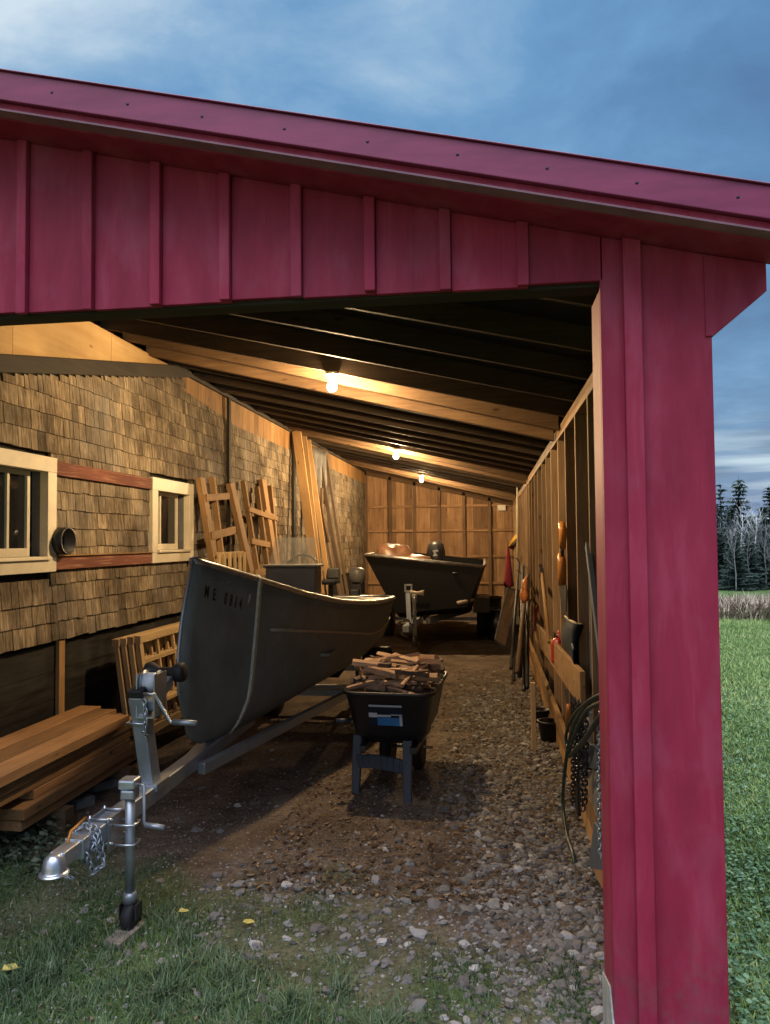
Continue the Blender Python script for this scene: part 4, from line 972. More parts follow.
p = P(322, 508, X=-2.45); q = P(332, 566, X=-2.3); b = MB(); b.tube([p+V((0, 0, .3)), p, q.lerp(p, .4)], .022, 8)
m_ = q.lerp(p, .4); dd = (q-m_); b.bar(m_, q+dd*.2, .13, .03, up=(1, 0, 0)); b.build('oar', M['oldpole'], label='wooden oar with its blade down beside the boat console', cat='oar')
t = thing('hanging_tarp', 'grey tarpaulin hanging on the shingled wall beside the tall boards', 'tarpaulin', (XH+.1, P(318, 470, X=XH).y, 2.0))
b = MB(); a, c = P(313, 447, X=XH+.12), P(326, 452, X=XH+.12); lo = P(318, 500, X=XH+.14).z
nu, nv = 14, 10; vs = []
for j in range(nv):
    for i in range(nu):
        u, w = i/(nu-1), j/(nv-1); y = lerp(a.y, c.y, .15+u*.7 if w > .1 else u) ; y = lerp(a.y, c.y, u*(1-.35*w)+.05*w)
        vs.append(V((a.x+.05*math.sin(u*13+w*2)*(.3+w), y, lerp(lerp(a.z, c.z, u), lo, w)+.05*math.sin(u*5)*w)))
b.add(vs, [(j*nu+i, j*nu+i+1, (j+1)*nu+i+1, (j+1)*nu+i) for j in range(nv-1) for i in range(nu-1)], None, .5, True); b.build('cloth', M['tarp'], t, solid=.004)
b = MB(); b.tube([P(311, 446, X=XH+.09), P(328, 452, X=XH+.09)], .012, 6); b.build('hanging_cord', M['oldpole'], t)

# ================================================================ RIGHT WALL : TOOLS AND BOARDS
XT = XW-.045
def RX(px, py, x=XT): return P(px, py, X=x)
# leaning plank along the studs
b = MB(); p, q = P(536, 631, X=XT+.01), P(583, 690, X=XT+.01)
b.bar(p, q, .03, .20, up=(0, 0, 1)); b.build('wall_ledger', M['tan'], label='rough tan plank fixed slanting across the studs of the right wall', cat='plank', bevel=.003)
p = P(534, 752, Z=0); b = MB(); b.box(p.x-.018, p.x+.018, p.y-.018, p.y+.018, -.02, .52, axis=2); b.build('stake', M['sash'], label='pale wooden stake standing on the gravel near the right wall', cat='stake', bevel=.003)
def hang(px0, py0, py1): return
# orange handled shears on a stud
t0, t1 = RX(562, 522), RX(562, 616)
sh = thing('hedge_shears', 'hedge shears with orange wooden handles hanging on a stud', 'garden shears', tuple(t1))
y = t0.y
b = MB(); g = [RX(561.5, 524), RX(563, 530), RX(562.5, 548)]; b.tube(g, [.022, .028, .022], 10); b.build('handle', M['ohandle'], sh)
b = MB(); g = [RX(561, 555), RX(562, 562), RX(562, 585)]; b.tube(g, [.024, .03, .026], 10); b.build('handle', M['ohandle'], sh)
b = MB(); b.tube([RX(562.5, 548), RX(562, 556)], .012, 6); b.prism([RX(559, 585), RX(566, 585), RX(566, 612), RX(562, 618)], (.006, 0, 0)); b.build('blade', M['cowl'], sh)
# navy canvas bag
bg = thing('canvas_bag', 'dark navy canvas bag with pale rim hanging between the near studs', 'bag', tuple(RX(575, 680, XW+.02)))
rim = [RX(565, 616, XW+.04), RX(570, 621, XW-.01), RX(578, 624, XW-.02), RX(585, 626, XW+.05)]
b = MB(); vs = []; nu, nv = 10, 8
for j in range(nv):
    w = j/(nv-1)
    for i in range(nu):
        u = i/(nu-1); k = u*3; a = int(min(2, k)); p = rim[a].lerp(rim[a+1], k-a); z_ = lerp(p.z, 1.6-.82, w)
        vs.append(V((p.x-.03*math.sin(w*3.1)+.012*math.sin(u*9+w*5), p.y+.04*w*math.sin(u*3), z_)))
b.add(vs, [(j*nu+i, j*nu+i+1, (j+1)*nu+i+1, (j+1)*nu+i) for j in range(nv-1) for i in range(nu-1)], None, .5, True); b.build('bag_body', M['navy'], bg, solid=.006)
b = MB(); b.tube([r+V((-.004, 0, .004)) for r in rim], .008, 6); b.build('rim', M['jug'], bg)
b = MB(); p = RX(573, 644, XW-.035); b.bar(p, p+V((0, -.08, -.02)), .02, .012); b.build('tag', M['white_s'], bg)
# slate blue boards standing near the post
for (a, c, w, x, lab) in (((590, 516), (594, 700), .07, XW+.09, 'narrow slate blue board standing upright beside the red post'), ((588, 545), (606, 690), .045, XW-.0, 'thin slate blue board leaning towards the red post')):
    p, q = P(*a, X=x), P(*c, X=x-.05); b = MB(); b.bar(q+(q-p)*.5, p, w, .03, up=(1, 0, 0)); b.build('blue_board', M['bluew'], label=lab, cat='board', bevel=.004)
# red fuel can on the ledger
p = RX(553, 659, XT-.01); t = thing('fuel_can', 'red plastic can sitting behind the slanting plank on the right wall', 'fuel can', tuple(p))
b = MB(); b.lathe([(.0, 0), (.06, .0), (.065, .02), (.065, .14), (.05, .18), (.03, .195), (.0, .197)], (p.x+.05, p.y, p.z-.03), 16); b.build('body', M['redp'], t)
b = MB(); b.tube([V((p.x+.05, p.y-.06, p.z+.14)), V((p.x+.05, p.y-.03, p.z+.21)), V((p.x+.05, p.y+.03, p.z+.21)), V((p.x+.05, p.y+.06, p.z+.14))], .012, 8); b.build('handle', M['redp'], t)
b = MB(); b.lathe([(.022, .19), (.022, .22), (0, .222)], (p.x+.05, p.y, p.z-.03), 12); b.build('cap', M['blackp'], t)
# tools standing at the wall farther back
def tool(name, label, a, c, x0, x1, r, mat, head=None, cat='tool'):
    p, q = P(*a, X=x0), P(*c, X=x1); t = thing(name, label, cat, tuple(q))
    b = MB(); b.tube([q, p], r, 8); b.build('handle', mat, t)
    if head: head(t, p, q)
    return t
def rake_head(t, p, q):
    b = MB(); b.bar(p+V((0, -.18, 0)), p+V((0, .18, 0)), .02, .025)
    for k in range(9): yy = -.17+.0425*k; b.tube([p+V((0, yy, 0)), p+V((-.03, yy, .05)), p+V((-.07, yy, .06))], .005, 5)
    b.build('rake_head', M['cowl'], t)
def shovel_head(t, p, q):
    b = MB(); d = (p-q).normalized(); vs = []
    prof = [(0, .03), (.05, .09), (.16, .105), (.24, .085), (.30, .02)]
    for s_, w in prof:
        for k in (-1, 0, 1): vs.append(p+d*s_+V((-.02*abs(k), w*k, 0)))
    b.add(vs, [(3*i+k, 3*i+k+1, 3*i+k+4, 3*i+k+3) for i in range(4) for k in (0, 1)], None, .5, True); b.build('shovel_blade', M['cowl'], t, solid=.004)
def axe_head(t, p, q):
    b = MB(); b.prism([p+V((-.02, -.04, -.03)), p+V((-.02, .04, -.02)), p+V((-.02, .13, -.07)), p+V((-.02, .13, .06)), p+V((-.02, .04, .03)), p+V((-.02, -.04, .03))], (.03, 0, 0)); b.build('axe_head', M['chain'], t)
XB_ = XW-.06
tool('garden_rake', 'dark garden rake standing head up by the white stick', (519, 562), (511, 668), XB_-.05, .16, .016, M['rubber'], rake_head, 'rake')
tool('shovel', 'dark shovel standing blade up among the tools by the right wall', (526, 585), (517, 672), XB_-.05, .2, .02, M['oldpole'], shovel_head, 'shovel')
tool('garden_fork', 'dark pole handled tool with short tines leaning in the tool cluster', (522, 575), (524, 690), XB_-.05, .27, .017, M['cowl'], rake_head, 'garden fork')
tool('axe', 'axe with a worn wooden handle leaning on the studs above the slanting plank', (542, 571), (549, 642), XB_+.02, XB_-.0, .017, M['tan'], axe_head, 'axe')
tool('broom_handle', 'grey bare broom handle leaning lowest in the tool cluster', (530, 600), (512, 684), XB_-.05, .2, .014, M['oldpole'], None, 'handle')
tool('white_pole', 'long thin white pole standing against the right wall near the back', (517.2, 481), (517.5, 585), XB_, XB_, .013, M['cream'], None, 'pole')
for k, (a, c, x1, r, lab) in enumerate((((523, 566), (520, 676), .24, .02, 'thick black pole in the middle of the tool cluster'), ((528, 575), (527, 688), .29, .018, 'short black pole nearest the slanting plank in the tool cluster'), ((514, 590), (514, 680), .2, .015, 'lean black pole leftmost in the tool cluster'))):
    tool('tool_pole', lab, a, c, XB_-.03, x1, r, M['rubber'], None, 'pole')
# red folded umbrella
p, q = P(508, 546, X=.33), P(503, 583, X=.26); t = thing('folded_umbrella', 'dark red folded umbrella standing in the back right corner', 'umbrella', tuple(q)); b = MB()
b.lathe([(.012, 0), (.02, -.02), (.075, -.55), (.085, -.70), (.05, -.74), (.02, -.75)], p+V((0, 0, .0)), 12); b.build('canopy', M['maroon'], t); b = MB(); b.tube([p+V((0, 0, .12)), V((q.x, q.y, .02))], .012, 6); b.build('shaft', M['oldpole'], t)
# yellow level on the wall
p, q = P(505, 550, X=.40), P(517, 536, X=XW-.03); b = MB(); b.bar(p, q, .03, .09); b.build('spirit_level', M['yellow'], label='yellow spirit level hanging slanted by the white pole', cat='spirit level', bevel=.004)
# leaning panel and black bins
t = thing('leaning_panel', 'brown panel with grey metal edge leaning by the right wall', 'panel', (.25, 9.5, 0))
a = [P(507, 588, Y=9.6), P(518, 590, Y=9.6), P(506, 648, Y=9.1), P(495, 640, Y=9.1)]
b = MB(); b.prism(a, (.03, .03, 0)); b.build('panel_board', M['oldpole'], t); b = MB()
for i in range(4): b.bar(a[i]+V((0, -.004, 0)), a[(i+1) % 4]+V((0, -.004, 0)), .02, .02)
b.build('edge_strip', M['chain'], t)
for (px, py, r, h, lab) in ((489, 634, .22, .62, 'tall black plastic bin in the dark right of the black jon boat'), (497, 640, .17, .5, 'shorter black plastic bin beside the leaning panel')):
    g = P(px, py, Z=0); t = thing('plastic_bin', lab, 'bin', (g.x, g.y, 0)); b = MB(); b.lathe([(r*.8, 0), (r, h), (r-.012, h), (r*.8-.012, .02), (0, .02)], (g.x, g.y, 0), 24); b.build('bin_body', M['blackp'], t)
    b = MB(); b.tube([V((g.x+(r+.004)*math.cos(a_), g.y+(r+.004)*math.sin(a_), h)) for a_ in np.linspace(0, 2*math.pi, 25)[:-1]], .014, 6, closed=True); b.build('rim', M['cowlg'], t)
# orange work gloves / ear muffs hung on tools
t = thing('work_glove', 'orange work glove stuck on top of a tool handle', 'glove', tuple(RX(527, 600, XB_-.13)))
b = MB(); g = RX(524.5, 595, XB_-.13); b.blob(g, .08, 12, .15, (.6, 1, 1.1)); b.build('palm', M['orange'], t)
for k in range(4): b = MB(); q = g+V((0, -.06+.04*k, .05)); b.tube([q, q+V((.01, .06, .08)), q+V((.03, .14, .12-.01*k))], [.03, .028, .02], 8); b.build('finger', M['orange'], t)
t = tool('hand_saw', 'bow saw with a red frame hanging on the right wall below the orange glove', (537, 607), (534, 630), XB_, XB_, .013, M['redp'], None, 'saw')
b = MB(); b.bar(RX(526, 610, XB_-.03), RX(534, 628, XB_-.03), .004, .02); b.build('blade', M['zinc'], t)
# yellow screwdriver-like handle under the ledger
t = thing('pruning_saw', 'small saw with a yellow wooden handle hanging below the slanting plank', 'saw', tuple(RX(567, 735))); b = MB(); b.tube([RX(569, 704, XT-.03), RX(569.5, 712, XT-.03), RX(567, 726, XT-.03)], [.014, .02, .013], 8); b.build('handle', M['ohandle'], t)
b = MB(); b.prism([RX(564, 690, XT-.03), RX(567, 688, XT-.03), RX(569, 704, XT-.03), RX(567, 704, XT-.03)], (.003, 0, 0)); b.build('blade', M['cowl'], t)
# black pots on the gravel
for (px, py, r, h, lab) in ((549, 741, .085, .15, 'black plastic plant pot on the gravel by the right wall'), (541, 722, .075, .10, 'squat black plastic tray behind the plant pot')):
    g = P(px, py, Z=0); b = MB(); b.lathe([(r*.72, 0), (r, h), (r+.008, h), (r+.008, h+.012), (r-.01, h+.012), (r*.7, .02), (0, .02)], (g.x, g.y, 0), 20); b.build('plant_pot', M['blackp'], label=lab, cat='plant pot')
# hose : loops over a hook by the post, tail hanging to the gravel
hk = RX(604, 706, XT-.05); t = thing('garden_hose', 'dark green hose looped beside the red post with its end on the gravel', 'hose', tuple(hk))
def hz(pts, x): return [P(px, py, X=x+dx) for px, py, dx in pts]
def smooth(pts, n=6):
    out = []; m = len(pts)
    for i in range(m-1):
        p0, p1, p2, p3 = pts[max(0, i-1)], pts[i], pts[i+1], pts[min(m-1, i+2)]
        for k in range(n):
            t = k/n; out.append(.5*((2*p1)+(p2-p0)*t+(2*p0-5*p1+4*p2-p3)*t*t+(3*p1-p0-3*p2+p3)*t**3))
    return out+[pts[-1]]
xh = XT-.07
b = MB(); b.tube(smooth(hz([(612, 696, .02), (600, 697, .01), (588, 704, 0), (575, 722, -.01), (568, 748, -.02), (564, 780, -.03), (563, 805, -.03), (567, 835, -.03), (573, 855, -.03), (575, 875, -.03), (570, 893, -.05)], xh)), .0095, 8)
b.tube(smooth(hz([(612, 701, .03), (598, 704, .02), (585, 713, .01), (573, 738, 0), (569, 756, -.01), (573, 752, 0), (585, 738, .01), (600, 716, .02), (612, 706, .03)], xh-.03)), .0085, 8)
b.tube(smooth(hz([(612, 712, .03), (596, 724, .02), (582, 745, .02), (570, 752, .0), (566, 735, -.01), (574, 715, 0), (592, 699, .01), (612, 692, .03)], xh-.015)), .0085, 8)
b.build('hose_loops', M['hose'], t)
# chains hanging
ch = thing('hanging_chain', 'heavy dark chain hanging in a bunch behind the hose', 'chain', tuple(RX(580, 800)))
b = MB(); rc_ = random.Random(9)
for k in range(6):
    b = MB()
    px = 574+k*2.2; x = XT-.02-.012*(k % 3)
    chain(b, [P(px+rc_.uniform(-1, 1), 700+k*1.5, X=x), P(px+rc_.uniform(-2, 2), 745, X=x), P(px+rc_.uniform(-2, 2), 778+rc_.uniform(-10, 35), X=x)], .016, .005, .026)
    b.build('chain_strand', M['chain'], ch)
# long galvanised chain next to the post
ch = thing('hanging_chain', 'galvanised chain hanging close to the red post', 'chain', tuple(RX(599, 800)))
b = MB(); chain(b, [P(599.5, 715, X=XT-.05), P(599, 790, X=XT-.05), P(601, 862, X=XT-.05)], .012, .004, .02); b.build('links', M['galv'], ch)
# black cloth below chain
b = MB(); p = RX(577, 780, XT-.0); b.box(XT-.01, XT+.02, p.y-.10, p.y+.06, p.z-.18, p.z+.30); b.build('rubber_strip', M['rubber'], label='black rubber strip hanging behind the bunch of dark chain', cat='rubber strip', bevel=.008)
# jug, boards beside the post
p = RX(592, 735, XW+.02); t = thing('plastic_jug', 'tan plastic jug wedged behind the hose loops', 'jug', tuple(p)); b = MB(); b.lathe([(0, 0), (.065, 0), (.07, .02), (.07, .11), (.03, .16), (.022, .18), (0, .18)], p+V((0, 0, -.06)), 16); b.build('body', M['jug'], t); b = MB(); b.lathe([(.024, .175), (.024, .20), (0, .20)], p+V((0, 0, -.06)), 12); b.build('cap', M['white_s'], t)
for (poly, x, mat, nm, lab) in (
  ([(587, 742), (596, 748), (597, 770), (588, 768)], XT+.0, 'bluew', 'blue_board', 'small slate blue board below the tan jug'),
  ([(587, 770), (606, 772), (606, 842), (590, 800)], XT-.012, 'greyboard', 'grey_board', 'pale grey weathered board leaning beside the red post'),
  ([(594, 822), (606, 838), (606, 872), (588, 868)], XT-.03, 'bluew', 'metal_sheet', 'tilted slate blue sheet at the foot of the red post'),
  ([(592, 868), (606, 870), (606, 895), (600, 885)], XT-.03, 'lumber', 'wood_offcut', 'orange wood offcut on the gravel at the foot of the red post'),
  ([(578, 835), (588, 840), (588, 866), (577, 860)], XT-.0, 'redtrim', 'wood_offcut', 'reddish wood offcut on edge behind the hose tail')):
    b = MB(); b.prism([P(px, py, X=x) for px, py in poly], (.022, 0, 0), axis=2); b.build(nm, M[mat], label=lab, cat='board', bevel=.003)
# notice on the back wall
p = P(502, 508, Y=YB-.02); b = MB(); b.box(p.x-.10, p.x+.08, YB-.03, YB-.026+.02, p.z-.06, p.z+.07); b.build('notice', M['paper'], label='small white paper notice on the back wall at its right end', cat='notice')
# ================================================================ GROUND
def hgt(x, y):
    d = math.hypot(x, y)
    z = 0.0
    if d > 17: z -= 1.5*min(1, max(0, (d-17)/25))**1.1
    if d > 60: z -= .0
    far = max(0, min(1, (d-7)/8))
    z += .05*far*noise.noise(V((x*.15, y*.15, 3)))
    near = 1-max(0, min(1, (d-8)/14))
    z += near*(.022*noise.noise(V((x*1.3, y*1.3, 0)))+.012*noise.noise(V((x*4, y*4, 5))))
    if YB > y > 4 and -2.9 < x < .5: z *= .6
    return z
def inside(x, y): return y > 2.45 and XH < x < .56
rg = random.Random(2)
# one sheet: fine near the camera, coarse towards the horizon
xs = sorted(set([round(v, 3) for v in list(np.arange(-3.6, 3.2, .045))+list(np.arange(3.2, 14, .35))+list(np.arange(-14, -3.6, .5))+list(np.arange(14, 90, 4))+list(np.arange(-90, -14, 6))+[-700, -400, -200, -130, 130, 200, 400, 700]]))
ys_ = sorted(set([round(v, 3) for v in list(np.arange(1.2, 9, .045))+list(np.arange(9, 20, .25))+list(np.arange(-14, 1.2, .5))+list(np.arange(20, 90, 3))+list(np.arange(-90, -14, 8))+[-700, -400, -200, 130, 200, 400, 700]]))
vs = [(x, y, hgt(x, y)) for y in ys_ for x in xs]; nx = len(xs)
fs = [(j*nx+i, j*nx+i+1, (j+1)*nx+i+1, (j+1)*nx+i) for j in range(len(ys_)-1) for i in range(nx-1)]
me = bpy.data.meshes.new('ground'); me.from_pydata(vs, [], fs); me.polygons.foreach_set('use_smooth', [True]*len(fs))
def grassness(x, y):                              # 0 dirt .. 1 lawn
    n = noise.noise(V((x*1.1, y*1.1, 9)))*.5+noise.noise(V((x*3.3, y*3.3, 2)))*.28
    if x > .85: g = 1.15
    elif y < 2.0: g = .9
    else:
        edge = 3.05+.45*max(0, (-x-.9))*.4 if x < -.2 else 2.85
        g = (edge-y)*1.05+.58
        if x > .0: g -= .25
    if x < -1.9 and y < 4.1: g = max(g, .55-(y-3)*.3)
    return max(0, min(1, g+n*(1.1 if x > .8 else 1.75)))
gz = np.array([grassness(x, y) if (-4 < x < 4 and -2 < y < 6) else (0 if inside(x, y) else 1) for x, y, z in vs], dtype=np.float32)
ins = np.array([1.0 if inside(x, y) else 0. for x, y, z in vs], dtype=np.float32)
a = me.attributes.new('grass', 'FLOAT', 'POINT'); a.data.foreach_set('value', gz)
m, nt, b = newmat('dirt_and_lawn'); L = nt.links.new
tc = N(nt, 'ShaderNodeTexCoord'); at = N(nt, 'ShaderNodeAttribute', attribute_name='grass')
n1 = N(nt, 'ShaderNodeTexNoise', i_Scale=3, i_Detail=9, i_Roughness=.7); L(tc.outputs['Object'], n1.inputs['Vector'])
n2 = N(nt, 'ShaderNodeTexNoise', i_Scale=45, i_Detail=6, i_Roughness=.7); L(tc.outputs['Object'], n2.inputs['Vector'])
vo = N(nt, 'ShaderNodeTexVoronoi', i_Scale=34); L(tc.outputs['Object'], vo.inputs['Vector'])
rd = ramp(nt, [(.32, (.085, .067, .053)), (.5, (.16, .128, .10)), (.68, (.25, .205, .165))]); L(n1.outputs['Fac'], rd.inputs[0])
rf = ramp(nt, [(.3, (.55, .52, .5)), (.7, (1.35, 1.3, 1.25))]); L(n2.outputs['Fac'], rf.inputs[0])
dirt = mixc(nt, 1, rd.outputs[0], rf.outputs[0], 'MULTIPLY')
rs = ramp(nt, [(.0, (1.5, 1.45, 1.4)), (.35, (.8, .8, .8))]); L(vo.outputs['Distance'], rs.inputs[0]); dirt = mixc(nt, .35, dirt, rs.outputs[0], 'MULTIPLY')
rgn = ramp(nt, [(.3, (.05, .085, .03)), (.55, (.09, .165, .05)), (.75, (.16, .22, .075))]); L(n1.outputs['Fac'], rgn.inputs[0])
gr = mixc(nt, 1, rgn.outputs[0], rf.outputs[0], 'MULTIPLY')
L(mixc(nt, at.outputs['Fac'], dirt, gr), b.inputs['Base Color']); b.inputs['Roughness'].default_value = .95; b.inputs['Specular IOR Level'].default_value = .15
bump(nt, b, n2.outputs['Fac'], .9, .02)
me.materials.append(m); go = bpy.data.objects.new('ground', me); COL.objects.link(go); go['kind'] = 'structure'
# pond glimpsed beyond the dry grass
m, nt, b = newmat('still_water'); b.inputs['Base Color'].default_value = (.03, .05, .06, 1); b.inputs['Roughness'].default_value = .08
n = N(nt, 'ShaderNodeTexNoise', i_Scale=3, i_Detail=3); bump(nt, b, n.outputs['Fac'], .05, .01)
c0, c1 = P(748, 590, Y=38), None
b_ = MB(); dirv = V((math.sin(math.radians(22)), math.cos(math.radians(22)), 0)); sx_ = V((dirv.y, -dirv.x, 0)); ctr = dirv*46+sx_*5.0
b_.add([V((ctr.x, ctr.y, -1.40))+sx_*(7*math.cos(t))+dirv*(1.6*math.sin(t)) for t in np.linspace(0, 2*math.pi, 33)[:-1]], [tuple(range(32))])
b_.build('pond', m, kind='structure')

# ================================================================ BULK MESH HELPER (stuff)
def bulk(name, Vv, Ff, tone, mat, label, cat, smooth=False):
    me = bpy.data.meshes.new(name); nv, nf = len(Vv), len(Ff); k = Ff.shape[1]
    me.vertices.add(nv); me.vertices.foreach_set('co', Vv.astype(np.float32).ravel())
    me.loops.add(nf*k); me.loops.foreach_set('vertex_index', Ff.astype(np.int32).ravel())
    me.polygons.add(nf); me.polygons.foreach_set('loop_start', np.arange(0, nf*k, k, dtype=np.int32))
    me.update(calc_edges=True)
    me.polygons.foreach_set('use_smooth', np.full(nf, smooth))
    a = me.attributes.new('tone', 'FLOAT', 'POINT'); a.data.foreach_set('value', tone.astype(np.float32))
    me.materials.append(mat); o = bpy.data.objects.new(name, me); COL.objects.link(o); o['kind'] = 'stuff'
    if label: o['label'] = label; o['category'] = cat
    return o
def tonemat(name, stops, rough=.9, spec=.2, trans=0):
    m, nt, b = newmat(name); at = N(nt, 'ShaderNodeAttribute', attribute_name='tone'); r = ramp(nt, stops)
    nt.links.new(at.outputs['Fac'], r.inputs[0]); nt.links.new(r.outputs[0], b.inputs['Base Color'])
    b.inputs['Roughness'].default_value = rough; b.inputs['Specular IOR Level'].default_value = spec
    return m
# ---- stones
def ico(sub=1):
    import bmesh
    bm = bmesh.new(); bmesh.ops.create_icosphere(bm, subdivisions=sub, radius=1); bm.verts.ensure_lookup_table()
    v = np.array([x.co[:] for x in bm.verts]); f = np.array([[x.index for x in fc.verts] for fc in bm.faces]); bm.free(); return v, f
iv, if_ = ico(2)
shapes = []
for k in range(14):
    s = np.array([1+.42*noise.noise(V(p)*1.2+V((k*7.1, 0, 0)))+.22*noise.noise(V(p)*2.6+V((0, k*3.3, 0))) for p in iv])
    shapes.append(iv*s[:, None]*np.array([1, R(.65, .95), R(.45, .75)]))
def scatter_stones(items, name, mat, label, cat):
    VV, FF, TT = [], [], []; o = 0
    for (x, y, r, tn) in items:
        s = shapes[rg.randrange(14)]; a = rg.uniform(0, 6.28); c, si = math.cos(a), math.sin(a)
        tl = rg.uniform(-.35, .35)
        q = s*r; q = np.stack([q[:, 0]*c-q[:, 1]*si, q[:, 0]*si+q[:, 1]*c, q[:, 2]+q[:, 0]*tl], 1)+np.array([x, y, hgt(x, y)+r*.08])
        VV.append(q); FF.append(if_+o); TT.append(np.full(len(q), tn)); o += len(q)
    return bulk(name, np.concatenate(VV), np.concatenate(FF), np.concatenate(TT), mat, label, cat, False)
gm = tonemat('gravel_stone', [(0, (.075, .066, .058)), (.4, (.155, .142, .127)), (.78, (.26, .248, .23)), (1, (.43, .415, .395))], .85)
def gdens(x, y):
    n = noise.noise(V((x*1.5, y*1.5, 20)))
    right = max(0, min(1, (x+.55)/.5)) if x < -.05 else 1
    d = right*(1.0 if y < 6.5 else max(.12, 1-(y-6.5)*.35))
    if y < 2.75: d *= .35+.5*max(0, n)*1.5 if x < .2 else .8
    mid = .75*math.exp(-((y-3.25)/.42)**2)*(1 if -1.35 < x < .2 else .15)
    d = max(d, mid)
    if x < -1.3 and y > 3.6: d *= .12
    if y > 4 and x < -.35: d *= .35
    if y < 2.2: d *= .35
    if y < 3.3: d *= .6
    return max(.04, d*(.75+.9*n))
items = []; tries = 0
while len(items) < 12000 and tries < 250000:
    tries += 1
    y = 2.0+(rg.random()**1.5)*7.5; x = rg.uniform(-1.9, .52) if rg.random() < .5 else rg.uniform(-.6, .52)
    if rg.random() > gdens(x, y): continue
    r = min(.034, max(.006, rg.lognormvariate(math.log(.0092), .55)))
    items.append((x, y, r, min(1, max(0, rg.gauss(.5, .22)))))
scatter_stones(items, 'gravel', gm, 'loose grey gravel stones on the shed floor', 'gravel')
# fine grit
items = []
for k in range(9000):
    y = 2.1+(rg.random()**1.3)*4; x = rg.uniform(-2.2, .52); items.append((x, y, rg.uniform(.003, .007), rg.random()))
iv, if_ = ico(1); shapes = [iv*np.array([1, R(.6, .9), R(.4, .7)]) for k in range(14)]
scatter_stones(items, 'grit', gm, 'fine grit and crumbs of stone on the dirt', 'grit')
# ---- wood chips and leaf litter
def chips(n, xr, yr, name, mat, label, cat, smin, smax, zoff=.004):
    k = 6; VV = np.zeros((n, 6, 3)); 
    for i in range(n):
        x = rg.uniform(*xr); y = yr[0]+(rg.random()**1.5)*(yr[1]-yr[0]); a = rg.uniform(0, 6.28); ln = rg.uniform(smin, smax); w = ln*rg.uniform(.25, .6); c, s = math.cos(a), math.sin(a)
        cu = rg.uniform(-.35, .6)*ln; rl_ = rg.uniform(-.5, .5); z = hgt(x, y)+zoff+rg.uniform(0, .008)
        for j, (u, v) in enumerate(((-1, -.5), (-1, .5), (0, -1), (0, 1), (1, -.45), (1, .45))):
            VV[i, j] = (x+(u*ln*c-v*w*s)*.5, y+(u*ln*s+v*w*c)*.5, z+abs(u)*max(0, cu)*.5+v*w*rl_*.4+max(0, w*abs(rl_))*.2)
    base = np.array([[0, 2, 3, 1], [2, 4, 5, 3]]); F_ = (np.arange(n)[:, None, None]*6+base[None]).reshape(-1, 4)
    bulk(name, VV.reshape(-1, 3), F_, np.repeat(np.random.rand(n), 6), mat, label, cat)
lm = tonemat('brown_litter', [(0, (.05, .032, .02)), (.5, (.11, .072, .043)), (.85, (.19, .13, .078)), (1, (.32, .24, .15))], .9)
chips(5000, (-1.2, .5), (3.4, 9.5), 'leaf_litter', lm, 'brown leaf and bark litter scattered over the shed floor', 'litter', .010, .042)
chips(600, (-2.3, .5), (2.1, 3.4), 'dead_leaves', lm, 'small brown dead leaf scraps in the front grass', 'litter', .008, .02, .008)
for (px, py, s_, c_) in ((10, 969, .035, 'bright yellow fallen leaf at the left edge of the grass'), (183, 912, .022, 'small pale yellow fallen leaf right of the jack wheel'), (248, 921, .024, 'curled yellow fallen leaf in the middle of the front grass'), (156, 793, .02, 'small pale leaf on the dirt right of the trailer tongue')):
    p = P(px, py, Z=.03); b_ = MB(); n = 9; vs = [V((p.x, p.y, p.z))]
    for k in range(n): a = 2*math.pi*k/n; rr_ = s_*(1+.3*math.cos(3*a)); vs.append(V((p.x+rr_*math.cos(a), p.y+rr_*math.sin(a)*.8, p.z+R(-.004, .012))))
    b_.add(vs, [(0, 1+k, 1+(k+1) % n) for k in range(n)]); b_.build('fallen_leaf', M['leaf'], solid=.001, label=c_, cat='leaf', group='yellow fallen leaves')
# ---- grass blades
def blades(pts, hmin, hmax, w, name, mat, label, lean=.6, cat='grass', tones=None):
    pts = np.array(pts); n = len(pts); h = np.random.uniform(hmin, hmax, n)*pts[:, 3] if pts.shape[1] > 3 else np.random.uniform(hmin, hmax, n)
    a = np.random.uniform(0, 2*np.pi, n); l = np.random.uniform(.1, lean, n)*h; d = np.stack([np.cos(a), np.sin(a)], 1); t = np.stack([-d[:, 1], d[:, 0]], 1); ww = np.random.uniform(.6, 1.3, n)*w
    VV = np.zeros((n, 6, 3))
    for j, (u, wd, s) in enumerate(((0, 1, -1), (0, 1, 1), (.5, .8, -1), (.5, .8, 1), (1, .12, -1), (1, .12, 1))):
        VV[:, j, :2] = pts[:, :2]+d*(l*u**1.8)[:, None]*1.4+t*(ww*wd*s*.5)[:, None]
        VV[:, j, 2] = pts[:, 2]-.004+h*(u-.25*u*u*np.minimum(1, l/h))
    base = np.array([[0, 1, 3, 2], [2, 3, 5, 4]]); F_ = (np.arange(n)[:, None, None]*6+base[None]).reshape(-1, 4)
    tn = np.random.rand(n) if tones is None else np.array(tones)
    return bulk(name, VV.reshape(-1, 3), F_, np.repeat(tn, 6), mat, label, cat)
gmat = tonemat('grass_blade', [(0, (.032, .062, .022)), (.45, (.075, .125, .058)), (.8, (.13, .185, .095)), (.9, (.22, .23, .14)), (1, (.36, .32, .21))], .6, .3)
pts, tns = [], []; tr_ = 0
